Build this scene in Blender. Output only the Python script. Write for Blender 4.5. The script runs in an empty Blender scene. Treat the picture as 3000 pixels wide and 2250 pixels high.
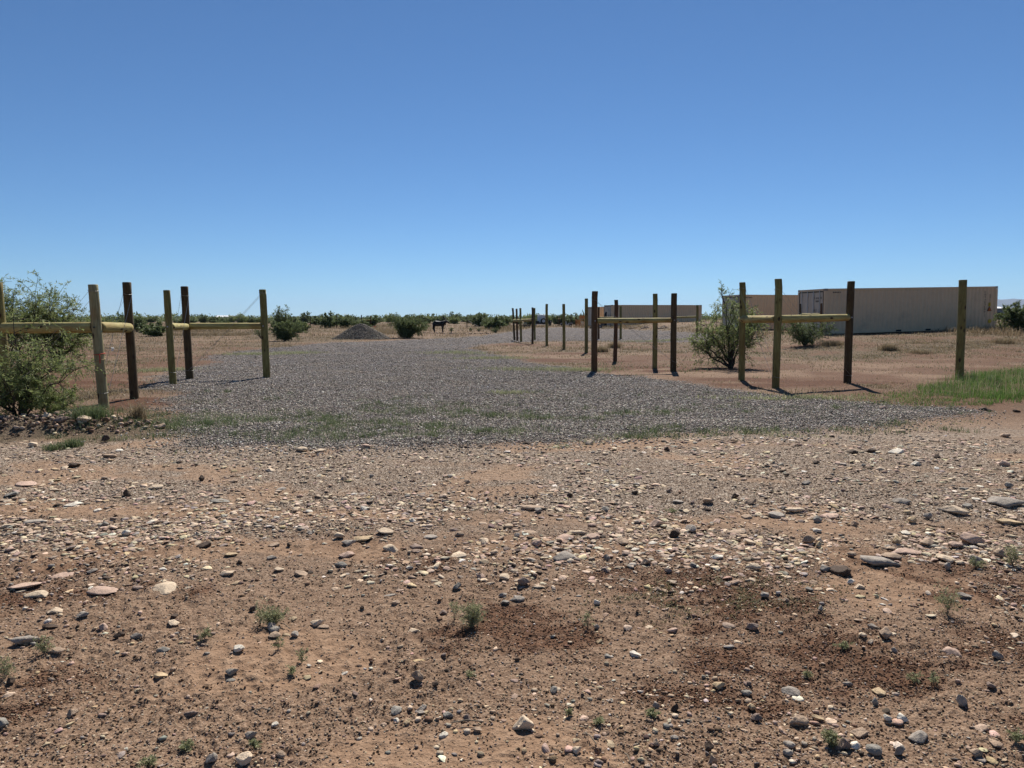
import bpy, bmesh, math, random
import numpy as np
from mathutils import Vector, Matrix

# ------------------------------------------------------------------ camera
F, CX, CY, HZ = 2083.0, 1500.0, 1125.0, 935.0      # photo pixels (3000 x 2250)
CAMH = 1.52
PITCH = math.atan((CY - HZ) / F)
scene = bpy.context.scene
COL = scene.collection
cam_d = bpy.data.cameras.new('camera'); cam = bpy.data.objects.new('camera', cam_d); COL.objects.link(cam)
cam.location = (0, 0, CAMH); cam.rotation_euler = (math.pi/2 - PITCH, 0, 0)
cam_d.sensor_width = 36; cam_d.lens = 36*F/3000; cam_d.clip_start = 0.05; cam_d.clip_end = 60000
scene.camera = cam
# ------------------------------------------------------------------ light
SUN_EL, SUN_AZ = math.radians(47), math.radians(10)
world = bpy.data.worlds.new('World'); scene.world = world; world.use_nodes = True
wn = world.node_tree.nodes; wl = world.node_tree.links
sky = wn.new('ShaderNodeTexSky'); sky.sky_type = 'NISHITA'; sky.sun_disc = False
sky.sun_elevation = SUN_EL; sky.sun_rotation = SUN_AZ
sky.altitude = 500; sky.air_density = 0.8; sky.dust_density = 0.0; sky.ozone_density = 8.0
bg = wn['Background']; bg.inputs['Strength'].default_value = 0.063
tint = wn.new('ShaderNodeMix'); tint.data_type = 'RGBA'; tint.blend_type = 'MULTIPLY'; tint.inputs[0].default_value = 1.0
tint.inputs[7].default_value = (0.83, 0.975, 1.01, 1)
wl.new(sky.outputs[0], tint.inputs[6]); wl.new(tint.outputs[2], bg.inputs['Color'])
sun_d = bpy.data.lights.new('sun', 'SUN'); sun_d.energy = 5.0; sun_d.angle = math.radians(0.53)
sun_d.color = (1.0, 0.95, 0.88)
sun = bpy.data.objects.new('sun', sun_d); COL.objects.link(sun)
sv = Vector((math.sin(SUN_AZ)*math.cos(SUN_EL), math.cos(SUN_AZ)*math.cos(SUN_EL), math.sin(SUN_EL)))
sun.rotation_euler = sv.to_track_quat('Z', 'Y').to_euler(); sun.location = (0, 0, 50)
scene.view_settings.view_transform = 'Standard'; scene.view_settings.look = 'None'
scene.view_settings.exposure = 0.5; scene.view_settings.gamma = 1
scene.render.engine = 'CYCLES'
scene.cycles.max_bounces = 5; scene.cycles.diffuse_bounces = 3; scene.cycles.transparent_max_bounces = 6

rng = np.random.default_rng(7)
random.seed(7)

# ------------------------------------------------------------------ noise
def _hash(ix, iy, seed):
    h = (ix.astype(np.int64)*374761393 + iy.astype(np.int64)*668265263 + seed*974711) & 0xffffffff
    h = ((h ^ (h >> 13)) * 1274126177) & 0xffffffff
    h = (h ^ (h >> 16)) & 0xffffffff
    return h / 4294967295.0
def vnoise(x, y, seed=0):
    x = np.asarray(x, float); y = np.asarray(y, float)
    ix = np.floor(x); iy = np.floor(y); fx = x-ix; fy = y-iy
    fx = fx*fx*(3-2*fx); fy = fy*fy*(3-2*fy)
    a = _hash(ix, iy, seed); b = _hash(ix+1, iy, seed); c = _hash(ix, iy+1, seed); d = _hash(ix+1, iy+1, seed)
    return (a*(1-fx)+b*fx)*(1-fy)+(c*(1-fx)+d*fx)*fy
def fbm(x, y, seed=0, o=4):
    t = 0; a = .5; s = 0
    for k in range(o):
        t = t + a*vnoise(x*2**k, y*2**k, seed+k*17); s += a; a *= .5
    return t/s
def sst(a, b, x):
    t = np.clip((np.asarray(x, float)-a)/(b-a), 0, 1); return t*t*(3-2*t)

# ------------------------------------------------------------------ terrain
def z0(x, y):
    x = np.asarray(x, float); y = np.asarray(y, float)
    z = .5*sst(45, 100, y)
    far = 1-sst(120, 220, y)
    z = z + (.68*sst(9, 19, x)*sst(24, 41, y) + .25*sst(19, 31, x)*sst(26, 44, y))*far
    return z
def rubble_mask(x, y):
    # low bank of rubble at the left road edge
    d = np.hypot((x+6.3)/1.7, (y-9.75)/.75)
    return 1-sst(.35, 1.0, d)
def zt(x, y):
    x = np.asarray(x, float); y = np.asarray(y, float)
    r = np.hypot(x, y)
    z = z0(x, y)
    z = z + .07*(fbm(x*.35, y*.35, 3, 3)-.5)*sst(4, 9, r)
    z = z + .035*(fbm(x*1.6, y*1.6, 11, 3)-.5)
    z = z + .02*(fbm(x*7, y*7, 21, 3)-.5)*(1-.6*sst(10, 30, r))
    cl = fbm(x*2.2, y*2.2, 55, 2)
    z = z + (.010+.018*sst(.45, .62, cl))*(fbm(x*30, y*30, 31, 2)-.5)*(1-sst(8, 14, r))
    z = z + .16*rubble_mask(x, y)*(.6+.8*fbm(x*3, y*3, 77, 3))
    return z
CP, SP = math.cos(PITCH), math.sin(PITCH)
def ray(px, py):
    u = (np.asarray(px, float)-CX)/F; v = (CY-np.asarray(py, float))/F
    return u, CP+v*SP, -SP+v*CP
def G(px, py):
    """ground point seen at a photo pixel"""
    dx, dy, dz = ray(px, py)
    px = np.asarray(px, float)
    t = CAMH/np.maximum(-dz, 1e-4)
    for _ in range(12):
        z = z0(dx*t, dy*t); t2 = (CAMH-z)/np.maximum(-dz, 1e-4); t = .5*t+.5*t2
    return dx*t, dy*t
def GP(px, py):
    x, y = G(px, py); return Vector((float(x), float(y), float(zt(x, y))))
def ZAT(Y, py):
    v = (CY-py)/F
    return CAMH + Y*(v*CP-SP)/(CP+v*SP)
def XAT(Y, px, Z):
    dep = Y*CP-(Z-CAMH)*SP
    return (px-CX)/F*dep
def mpp(Y): return Y/F        # metres per photo pixel

# ------------------------------------------------------------------ tagging / mesh helpers
def tag(o, label=None, cat=None, group=None, kind=None):
    if label: o['label'] = label
    if cat: o['category'] = cat
    if group: o['group'] = group
    if kind: o['kind'] = kind
    return o
def empty(name, loc, rz=0):
    o = bpy.data.objects.new(name, None); COL.objects.link(o); o.location = loc; o.rotation_euler = (0, 0, rz)
    o.empty_display_size = .2; return o
def link(name, me, parent=None, loc=(0, 0, 0)):
    o = bpy.data.objects.new(name, me); COL.objects.link(o); o.location = loc
    if parent is not None: o.parent = parent
    return o
def mesh_np(name, V, Fc, m, parent=None, smooth=False, col=None, loc=(0, 0, 0), colname='col'):
    V = np.ascontiguousarray(V, dtype=np.float32); Fc = np.ascontiguousarray(Fc, dtype=np.int32)
    me = bpy.data.meshes.new(name); k = Fc.shape[1]
    me.vertices.add(len(V)); me.vertices.foreach_set('co', V.ravel())
    me.loops.add(Fc.size); me.loops.foreach_set('vertex_index', Fc.ravel())
    me.polygons.add(len(Fc))
    me.polygons.foreach_set('loop_start', np.arange(0, Fc.size, k, dtype=np.int32))
    me.polygons.foreach_set('loop_total', np.full(len(Fc), k, dtype=np.int32))
    if smooth: me.polygons.foreach_set('use_smooth', np.ones(len(Fc), dtype=bool))
    if col is not None:
        for cn, cv in (col.items() if isinstance(col, dict) else [(colname, col)]):
            a = me.color_attributes.new(cn, 'FLOAT_COLOR', 'POINT')
            c4 = np.ones((len(V), 4), np.float32); c4[:, :cv.shape[1]] = cv
            a.data.foreach_set('color', c4.ravel())
    me.update(calc_edges=True); me.validate()
    me.materials.append(m)
    return link(name, me, parent, loc)
class MB:
    """collects shapes, links them as ONE mesh"""
    def __init__(s): s.bm = bmesh.new()
    def box(s, c, size, rot=None, bev=0):
        r = bmesh.ops.create_cube(s.bm, size=1)
        vs = r['verts']
        bmesh.ops.scale(s.bm, verts=vs, vec=size)
        if bev:
            es = list({e for v in vs for e in v.link_edges})
            rr = bmesh.ops.bevel(s.bm, geom=es, offset=bev, segments=2, affect='EDGES'); vs = list({v for f in rr['faces'] for v in f.verts} | {v for v in vs if v.is_valid})
        if rot is not None: bmesh.ops.rotate(s.bm, verts=vs, matrix=rot, cent=(0, 0, 0))
        bmesh.ops.translate(s.bm, verts=vs, vec=c); return s
    def cyl(s, a, b, r1, r2=None, n=12, caps=True):
        a = Vector(a); b = Vector(b); r2 = r1 if r2 is None else r2; d = b-a
        r = bmesh.ops.create_cone(s.bm, cap_ends=caps, segments=n, radius1=r1, radius2=r2, depth=d.length)
        q = d.to_track_quat('Z', 'Y').to_matrix()
        bmesh.ops.rotate(s.bm, verts=r['verts'], matrix=q, cent=(0, 0, 0))
        bmesh.ops.translate(s.bm, verts=r['verts'], vec=(a+b)/2); return s
    def torus(s, c, R, r, axis=(0, 1, 0), n=24, k=8):
        q = Vector(axis).to_track_quat('Z', 'Y').to_matrix(); c = Vector(c); rows = []
        for i in range(n):
            t = 2*math.pi*i/n; row = []
            for j in range(k):
                p = 2*math.pi*j/k
                row.append(s.bm.verts.new(c+q@Vector(((R+r*math.cos(p))*math.cos(t), (R+r*math.cos(p))*math.sin(t), r*math.sin(p)))))
            rows.append(row)
        for i in range(n):
            for j in range(k):
                s.bm.faces.new((rows[i][j], rows[(i+1) % n][j], rows[(i+1) % n][(j+1) % k], rows[i][(j+1) % k]))
        return s
    def poly(s, pts, th=0, d=(0, 0, 1)):
        f = s.bm.faces.new([s.bm.verts.new(p) for p in pts])
        if th:
            r = bmesh.ops.extrude_face_region(s.bm, geom=[f]); vs = [g for g in r['geom'] if isinstance(g, bmesh.types.BMVert)]
            bmesh.ops.translate(s.bm, verts=vs, vec=Vector(d)*th)
        return s
    def build(s, name, m, parent=None, loc=(0, 0, 0), smooth=False):
        bmesh.ops.recalc_face_normals(s.bm, faces=s.bm.faces)
        me = bpy.data.meshes.new(name); s.bm.to_mesh(me); s.bm.free()
        if smooth:
            for p in me.polygons: p.use_smooth = True
        me.materials.append(m); return link(name, me, parent, loc)
def tube(name, pts, r, m, parent=None, n=5, smooth=True):
    V, Fc = tubes([(np.array([list(p) for p in pts], float), np.full(len(pts), r))], n)
    return mesh_np(name, V, Fc, m, parent, smooth)
def tubes(lines, n=4):
    Vs = []; Fs = []; off = 0
    ang = np.arange(n)*2*np.pi/n
    for P, R in lines:
        k = len(P); T = np.gradient(P, axis=0); T /= np.linalg.norm(T, axis=1)[:, None]+1e-9
        up = np.where(np.abs(T[:, 2:3]) > .9, [[1., 0, 0]], [[0, 0, 1.]])
        A = np.cross(T, up); A /= np.linalg.norm(A, axis=1)[:, None]+1e-9; B = np.cross(T, A)
        ring = P[:, None, :]+R[:, None, None]*(np.cos(ang)[None, :, None]*A[:, None, :]+np.sin(ang)[None, :, None]*B[:, None, :])
        Vs.append(ring.reshape(-1, 3))
        i = np.arange(k-1)[:, None]*n; j = np.arange(n)[None, :]; j2 = (j+1) % n
        f = np.stack([i+j, i+j2, i+n+j2, i+n+j], -1).reshape(-1, 4)+off
        Fs.append(f); off += k*n
    return np.concatenate(Vs), np.concatenate(Fs)
def copy_tree(o, parent=None):
    c = o.copy(); COL.objects.link(c); c.parent = parent
    for ch in list(o.children): copy_tree(ch, c)
    return c

# ------------------------------------------------------------------ materials
def mat(name, color, rough=.8, metal=0, spec=.3):
    m = bpy.data.materials.new(name); m.use_nodes = True
    b = m.node_tree.nodes['Principled BSDF']
    b.inputs['Base Color'].default_value = (*color, 1); b.inputs['Roughness'].default_value = rough
    b.inputs['Metallic'].default_value = metal; b.inputs['Specular IOR Level'].default_value = spec
    return m
class N:
    def __init__(s, m): s.t = m.node_tree; s.b = s.t.nodes['Principled BSDF']
    def n(s, ty, **kw):
        o = s.t.nodes.new(ty)
        for k, v in kw.items():
            if hasattr(o, k): setattr(o, k, v)
            else: o.inputs[k.replace('_', ' ')].default_value = v
        return o
    def l(s, a, b): s.t.links.new(a, b)
    def coord(s, kind='Object', scale=(1, 1, 1)):
        c = s.n('ShaderNodeTexCoord'); mp = s.n('ShaderNodeMapping'); mp.inputs['Scale'].default_value = scale
        s.l(c.outputs[kind], mp.inputs[0]); return mp.outputs[0]
    def noise(s, vec, scale, detail=3, rough=.55):
        o = s.n('ShaderNodeTexNoise'); o.inputs['Scale'].default_value = scale; o.inputs['Detail'].default_value = detail
        o.inputs['Roughness'].default_value = rough; s.l(vec, o.inputs['Vector']); return o
    def vor(s, vec, scale, feat='F1'):
        o = s.n('ShaderNodeTexVoronoi', feature=feat); o.inputs['Scale'].default_value = scale; s.l(vec, o.inputs['Vector']); return o
    def ramp(s, fac, stops):
        r = s.n('ShaderNodeValToRGB'); e = r.color_ramp.elements
        while len(e) < len(stops): e.new(.5)
        for i, (p, c) in enumerate(stops):
            e[i].position = p; e[i].color = (*c, 1) if len(c) == 3 else c
        s.l(fac, r.inputs[0]); return r.outputs[0]
    def mix(s, fac, a, b, mode='MIX'):
        o = s.n('ShaderNodeMix', data_type='RGBA', blend_type=mode)
        for sock, v in ((o.inputs[0], fac), (o.inputs[6], a), (o.inputs[7], b)):
            if hasattr(v, 'links'): s.l(v, sock)
            elif isinstance(v, (int, float)): sock.default_value = v
            else: sock.default_value = (*v, 1)
        return o.outputs[2]
    def math(s, op, a, b=None, clamp=False):
        o = s.n('ShaderNodeMath', operation=op, use_clamp=clamp)
        for i, v in enumerate((a, b)):
            if v is None: continue
            if hasattr(v, 'links'): s.l(v, o.inputs[i])
            else: o.inputs[i].default_value = v
        return o.outputs[0]
    def bump(s, h, strength=.5, dist=.01, prev=None):
        o = s.n('ShaderNodeBump'); o.inputs['Strength'].default_value = strength; o.inputs['Distance'].default_value = dist
        s.l(h, o.inputs['Height'])
        if prev is not None: s.l(prev, o.inputs['Normal'])
        return o.outputs[0]

GRAVEL_STOPS = [(0, (.02, .018, .018)), (.2, (.065, .058, .058)), (.45, (.18, .158, .15)), (.65, (.27, .225, .205)), (.85, (.44, .40, .37)), (1, (.74, .69, .63))]
def ground_mat():
    m = mat('ground_soil', (.3, .2, .13), .95, spec=.15); n = N(m)
    v = n.coord('Object')
    a = n.n('ShaderNodeAttribute', attribute_name='zone'); sp = n.n('ShaderNodeSeparateColor'); n.l(a.outputs['Color'], sp.inputs[0])
    grav, red, dry = sp.outputs[0], sp.outputs[1], sp.outputs[2]
    a2 = n.n('ShaderNodeAttribute', attribute_name='zone2'); sp2 = n.n('ShaderNodeSeparateColor'); n.l(a2.outputs['Color'], sp2.inputs[0])
    road, sand, far = sp2.outputs[0], sp2.outputs[1], sp2.outputs[2]
    n1 = n.noise(v, 1.1, 5); n2 = n.noise(v, 14, 5, .65); n3 = n.noise(v, 95, 3, .7)
    soil = n.ramp(n1.outputs[0], [(.3, (.145, .083, .049)), (.5, (.225, .137, .084)), (.7, (.31, .202, .130))])
    soil = n.mix(.6, soil, n.ramp(n2.outputs[0], [(.3, (.080, .046, .028)), (.5, (.225, .140, .086)), (.72, (.40, .285, .195))]))
    soil = n.mix(.5, soil, n.ramp(n3.outputs[0], [(.32, (.035, .021, .014)), (.5, (.21, .134, .085)), (.7, (.50, .38, .27))]))
    # gritty road skin
    vr = n.vor(v, 85); spc = n.n('ShaderNodeSeparateColor'); n.l(vr.outputs['Color'], spc.inputs[0])
    grit = n.ramp(spc.outputs[0], [(0, (.03, .023, .018)), (.3, (.13, .097, .072)), (.6, (.26, .205, .155)), (.85, (.44, .37, .285)), (1, (.74, .66, .54))])
    soil = n.mix(n.math('MULTIPLY', road, .62), soil, grit)
    soil = n.mix(n.math('MULTIPLY', sand, .75), soil, n.ramp(n2.outputs[0], [(.35, (.25, .150, .088)), (.7, (.36, .235, .148))]))
    redc = n.ramp(n2.outputs[0], [(.3, (.042, .019, .010)), (.55, (.105, .046, .022)), (.75, (.19, .092, .047))])
    soil = n.mix(red, soil, redc)
    # dried grass litter
    vs = n.coord('Object', (1, 1, 1)); nd = n.noise(vs, 26, 4, .75); nd2 = n.noise(vs, 3.0, 4, .7)
    dryc = n.ramp(nd.outputs[0], [(.3, (.045, .032, .018)), (.48, (.125, .092, .054)), (.62, (.215, .165, .102)), (.75, (.36, .29, .19))])
    dfac = n.math('MULTIPLY', dry, n.ramp(nd2.outputs[0], [(.33, (.25, .25, .25)), (.6, (1, 1, 1))]), True)
    soil = n.mix(dfac, soil, dryc)
    # gravel
    vg = n.vor(v, 34); sg = n.n('ShaderNodeSeparateColor'); n.l(vg.outputs['Color'], sg.inputs[0])
    g1 = n.ramp(sg.outputs[0], GRAVEL_STOPS)
    vg2 = n.vor(v, 9); sg2 = n.n('ShaderNodeSeparateColor'); n.l(vg2.outputs['Color'], sg2.inputs[0])
    g1 = n.mix(n.math('MULTIPLY', far, .55), g1, n.ramp(sg2.outputs[1], GRAVEL_STOPS))
    dk = n.ramp(vg.outputs['Distance'], [(.0, (1, 1, 1)), (.35, (1, 1, 1)), (.62, (.3, .28, .28))])
    g1 = n.mix(1, g1, dk, 'MULTIPLY')
    lowd = n.noise(v, .55, 4, .7); g1 = n.mix(n.ramp(lowd.outputs[0], [(.45, (0, 0, 0)), (.68, (.6, .6, .6))]), g1, (.20, .155, .115))
    col = n.mix(grav, soil, g1)
    n.l(col, n.b.inputs['Base Color'])
    h1 = n.bump(n3.outputs[0], .6, .012)
    h2 = n.bump(n2.outputs[0], .7, .05, h1)
    gh = n.math('MULTIPLY', vg.outputs['Distance'], n.math('MULTIPLY', grav, -1))
    h3 = n.bump(gh, 1.0, .04, h2)
    dh = n.math('MULTIPLY', nd.outputs[0], dry)
    h4 = n.bump(dh, 1.0, .06, h3)
    n.l(h4, n.b.inputs['Normal'])
    return m
def stone_mat(name='stone', sc=40, rough=.85):
    m = mat(name, (.4, .3, .2), rough, spec=.25); n = N(m)
    a = n.n('ShaderNodeAttribute', attribute_name='col')
    v = n.coord('Object'); no = n.noise(v, sc, 5, .7); no2 = n.noise(v, sc*5, 2, .6)
    r = n.ramp(no.outputs[0], [(.3, (.6, .56, .52)), (.5, (1, 1, 1)), (.7, (1.25, 1.22, 1.16))])
    c = n.mix(1, a.outputs['Color'], r, 'MULTIPLY')
    c = n.mix(n.ramp(no.outputs[0], [(.55, (0, 0, 0)), (.68, (.35, .35, .35))]), c, (.26, .17, .11))
    n.l(c, n.b.inputs['Base Color']); n.l(n.bump(no.outputs[0], .8, .012, n.bump(no2.outputs[0], .5, .003)), n.b.inputs['Normal'])
    return m
def leaf_mat(name, c1, c2, c3, trans=.3):
    m = mat(name, c1, .6, spec=.25); n = N(m)
    a = n.n('ShaderNodeAttribute', attribute_name='col'); sp = n.n('ShaderNodeSeparateColor'); n.l(a.outputs['Color'], sp.inputs[0])
    c = n.ramp(sp.outputs[0], [(0, c1), (.55, c2), (1, c3)])
    n.l(c, n.b.inputs['Base Color'])
    tr = n.n('ShaderNodeBsdfTranslucent'); n.l(c, tr.inputs[0]); mx = n.n('ShaderNodeMixShader'); mx.inputs[0].default_value = trans
    n.l(n.b.outputs[0], mx.inputs[1]); n.l(tr.outputs[0], mx.inputs[2])
    out = m.node_tree.nodes['Material Output']; n.l(mx.outputs[0], out.inputs[0])
    return m
def wood_mat(name, c1, c2, c3, axis='Z', sc=1.0):
    m = mat(name, c1, .75, spec=.2); n = N(m)
    s = {'Z': (14, 14, .9), 'X': (.9, 14, 14)}[axis]
    oi = n.n('ShaderNodeObjectInfo'); tc = n.n('ShaderNodeTexCoord'); ad = n.n('ShaderNodeVectorMath', operation='ADD')
    mul = n.math('MULTIPLY', oi.outputs['Random'], 37.0)
    n.l(tc.outputs['Object'], ad.inputs[0]); n.l(mul, ad.inputs[1])
    mp = n.n('ShaderNodeMapping'); mp.inputs['Scale'].default_value = s; n.l(ad.outputs[0], mp.inputs[0])
    g = n.noise(mp.outputs[0], 1.0*sc, 6, .65); fine = n.noise(mp.outputs[0], 5, 3, .7)
    c = n.ramp(g.outputs[0], [(.28, c1), (.5, c2), (.72, c3)])
    c = n.mix(.42, c, n.ramp(fine.outputs[0], [(.35, tuple(x*.3 for x in c1)), (.65, c3)]))
    big = n.noise(ad.outputs[0], 2.2, 3); c = n.mix(n.ramp(big.outputs[0], [(.45, (0, 0, 0)), (.7, (.5, .5, .5))]), c, (c1[0]*1.05, c1[1]*.62, c1[2]*.45))
    mk = n.n('ShaderNodeMapping'); mk.inputs['Scale'].default_value = {'Z': (7, 7, 3.4), 'X': (3.4, 7, 7)}[axis]; n.l(ad.outputs[0], mk.inputs[0])
    kn = n.vor(mk.outputs[0], 1.0); kf = n.ramp(kn.outputs['Distance'], [(.13, (1, 1, 1)), (.22, (0, 0, 0))])
    c = n.mix(kf, c, (.05, .028, .014))
    n.l(c, n.b.inputs['Base Color']); n.l(n.bump(fine.outputs[0], .35, .004), n.b.inputs['Normal'])
    return m
def noisy_mat(name, c, rough=.7, metal=0, sc=6, amt=.25, dirt=(.25, .17, .11), dscale=1.5, spec=.3):
    m = mat(name, c, rough, metal, spec); n = N(m); v = n.coord('Object')
    a = n.noise(v, sc, 5, .65); b = n.noise(v, dscale, 5, .7)
    col = n.mix(amt, c, n.ramp(a.outputs[0], [(.3, tuple(x*.55 for x in c)), (.7, tuple(min(1, x*1.3) for x in c))]))
    col = n.mix(n.ramp(b.outputs[0], [(.55, (0, 0, 0)), (.75, (.4, .4, .4))]), col, dirt)
    n.l(col, n.b.inputs['Base Color']); n.l(n.bump(a.outputs[0], .2, .005), n.b.inputs['Normal']); return m
M = {}
M['ground'] = ground_mat()
M['stone'] = stone_mat('stone', 40); M['pebble'] = stone_mat('pebble', 60)
M['gravel'] = stone_mat('gravel', 120)
M['leaf'] = leaf_mat('mesquite_leaf', (.095, .125, .040), (.21, .255, .085), (.48, .51, .25), .45)
M['leaf_pale'] = leaf_mat('pale_leaf', (.15, .16, .075), (.30, .31, .16), (.52, .50, .31), .4)
M['leaf_far'] = leaf_mat('scrub_leaf', (.068, .092, .036), (.14, .178, .066), (.28, .31, .14), .38)
M['leaf_olive'] = leaf_mat('olive_leaf', (.11, .10, .045), (.22, .20, .095), (.40, .35, .20), .3)
M['grass'] = leaf_mat('green_grass', (.045, .095, .020), (.115, .21, .042), (.30, .40, .13), .38)
M['grass_dull'] = leaf_mat('dull_grass', (.055, .080, .032), (.125, .165, .070), (.33, .34, .18), .35)
M['dry'] = leaf_mat('dry_grass', (.15, .112, .065), (.27, .208, .125), (.48, .40, .26), .35)
M['bark'] = noisy_mat('shrub_bark', (.055, .042, .032), .9, sc=30)
M['bark_pale'] = noisy_mat('dry_twig', (.20, .165, .12), .9, sc=30)
M['post_olive'] = wood_mat('post_olive', (.12, .098, .030), (.215, .18, .060), (.33, .285, .108))
M['post_brown'] = wood_mat('post_brown', (.048, .031, .015), (.085, .058, .028), (.135, .095, .045))
M['post_red'] = wood_mat('post_red', (.075, .038, .018), (.125, .068, .033), (.18, .105, .055))
M['post_pale'] = wood_mat('post_pale', (.23, .19, .085), (.34, .295, .145), (.44, .39, .215))
M['rail'] = wood_mat('rail_wood', (.20, .135, .045), (.38, .31, .105), (.60, .53, .22), 'X')
M['endgrain'] = noisy_mat('end_grain', (.22, .16, .08), .9, sc=40)
M['wire'] = mat('wire', (.32, .31, .29), .4, .8)
M['wire_dark'] = mat('wire_dark', (.07, .06, .05), .6, .5)
M['twine_red'] = mat('twine_red', (.45, .06, .035), .8); M['twine_tan'] = mat('twine_tan', (.42, .31, .18), .9)
M['white_plastic'] = noisy_mat('white_plastic', (.78, .79, .78), .45, amt=.1)
M['beige'] = noisy_mat('container_paint', (.68, .49, .30), .55, sc=3, amt=.12, dscale=.6, dirt=(.30, .23, .17))
M['beige2'] = noisy_mat('container_door_paint', (.60, .50, .38), .55, sc=3, amt=.12, dscale=.9, dirt=(.26, .20, .15))
M['castings'] = noisy_mat('casting_paint', (.34, .28, .225), .6, amt=.3)
M['rod'] = mat('rod_steel', (.50, .48, .45), .45, .5)
M['black'] = noisy_mat('black_paint', (.014, .014, .015), .5, amt=.3, dirt=(.10, .075, .05))
M['rubber'] = noisy_mat('rubber', (.018, .018, .018), .85, amt=.3)
M['darkmark'] = mat('marking_ink', (.03, .03, .03), .7)
M['orange_sign'] = mat('warning_orange', (.48, .12, .02), .6); M['yellow_sign'] = mat('warning_yellow', (.55, .38, .02), .6)
M['steel'] = mat('galvanised', (.42, .43, .44), .45, .7)
M['black_statue'] = noisy_mat('statue_metal', (.005, .005, .005), .6, amt=.4, dirt=(.012, .010, .008), spec=.3)
M['lumber'] = wood_mat('fresh_lumber', (.30, .14, .045), (.42, .22, .085), (.55, .33, .15))
M['lumber_pale'] = wood_mat('pale_lumber', (.50, .44, .32), (.62, .56, .42), (.72, .66, .52), 'X')
M['white_metal'] = noisy_mat('white_metal_roof', (.80, .81, .80), .5, amt=.1)
M['grey_wall'] = noisy_mat('grey_wall', (.20, .21, .22), .8)
M['glass'] = mat('window_glass', (.03, .035, .04), .15)
M['mountain'] = noisy_mat('mountain_rock', (.10, .095, .09), .95, sc=.004, amt=.5, dirt=(.10, .10, .07), dscale=.002)
M['orange_tape'] = mat('orange_tape', (.75, .16, .06), .6)
M['tarp'] = noisy_mat('tarp', (.012, .012, .013), .6)
M['grey_plastic'] = mat('grey_plastic', (.055, .06, .065), .5)

# ------------------------------------------------------------------ zones
def poly_world(pts):
    P = []
    for a in pts:
        x, y = G(a[0], a[1]); P.append((float(x), float(y)))
    return np.array(P)
def inpoly(x, y, P):
    c = np.zeros(x.shape, bool); n = len(P)
    for i in range(n):
        x1, y1 = P[i]; x2, y2 = P[(i+1) % n]
        if y1 == y2: continue
        k = ((y1 > y) != (y2 > y)) & (x < (x2-x1)*(y-y1)/(y2-y1)+x1)
        c ^= k
    return c
DRIVE = poly_world([(545, 1308), (700, 1305), (900, 1312), (1100, 1312), (1300, 1300), (1500, 1302), (1700, 1290), (1900, 1275), (2100, 1270), (2350, 1262), (2550, 1248), (2700, 1230), (2860, 1205),
    (2780, 1194), (2600, 1182), (2450, 1172), (2280, 1156), (2150, 1142), (2060, 1130), (1950, 1112), (1850, 1100), (1740, 1090), (1640, 1074), (1540, 1062), (1480, 1045), (1420, 1030), (1385, 1020),
    (1400, 1010), (1480, 1004), (1580, 1001), (1700, 998), (1850, 1003), (2000, 1003), (2090, 996), (2150, 985), (2060, 976), (1960, 970), (1800, 963), (1640, 959), (1560, 961), (1470, 976), (1400, 985), (1300, 991), (1180, 996), (1060, 1002), (960, 1004), (900, 1010),
    (800, 1020), (680, 1032), (600, 1048), (640, 1060), (560, 1075), (500, 1090), (430, 1105), (440, 1122), (400, 1140), (560, 1150), (480, 1175), (530, 1215), (470, 1240), (540, 1275)])
def drive_mask(x, y):
    r = np.hypot(x, y); a = .16+.006*r
    wx = x+a*2*(fbm(x*2.3, y*2.3, 101, 4)-.5)*2; wy = y+a*2*(fbm(x*2.3, y*2.3, 202, 4)-.5)*2
    return inpoly(wx, wy, DRIVE)
def ell(x, y, px, py, rx, ry, ang=0):
    cx, cy = G(px, py); dx = x-float(cx); dy = y-float(cy)
    c, s = math.cos(ang), math.sin(ang)
    return np.hypot((dx*c+dy*s)/rx, (-dx*s+dy*c)/ry)
# dug-up dark red earth round the posts and tyre ruts: (px, py, rx, ry)
REDS = [(305, 1192, 1.2, .55), (394, 1170, 1.0, .6), (180, 1215, 1.3, .5), (470, 1178, 1.6, .45), (510, 1126, 1.0, .5), (556, 1110, 1.2, .6), (782, 1108, .9, .5), (1743, 1083, 1.5, .8), (1880, 1075, 2.6, .9), (1975, 1086, 1.4, .7),
        (1805, 1058, 1.8, .8), (1650, 1052, 2.5, 1.2), (1600, 1058, 2.0, .9), (1718, 1036, 1.5, 1.0), (2170, 1112, 1.9, .8), (2275, 1128, 2.2, .7), (2400, 1120, 2.0, .5), (2485, 1122, 1.6, .6), (2620, 1120, .9, .4), (2140, 1080, 2.3, .7), (1500, 1010, 1.8, 1.5),
        (330, 1120, 1.5, .6), (170, 1130, 1.6, .8), (2810, 1112, .8, .5), (1900, 1006, 4, .6)]
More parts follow.
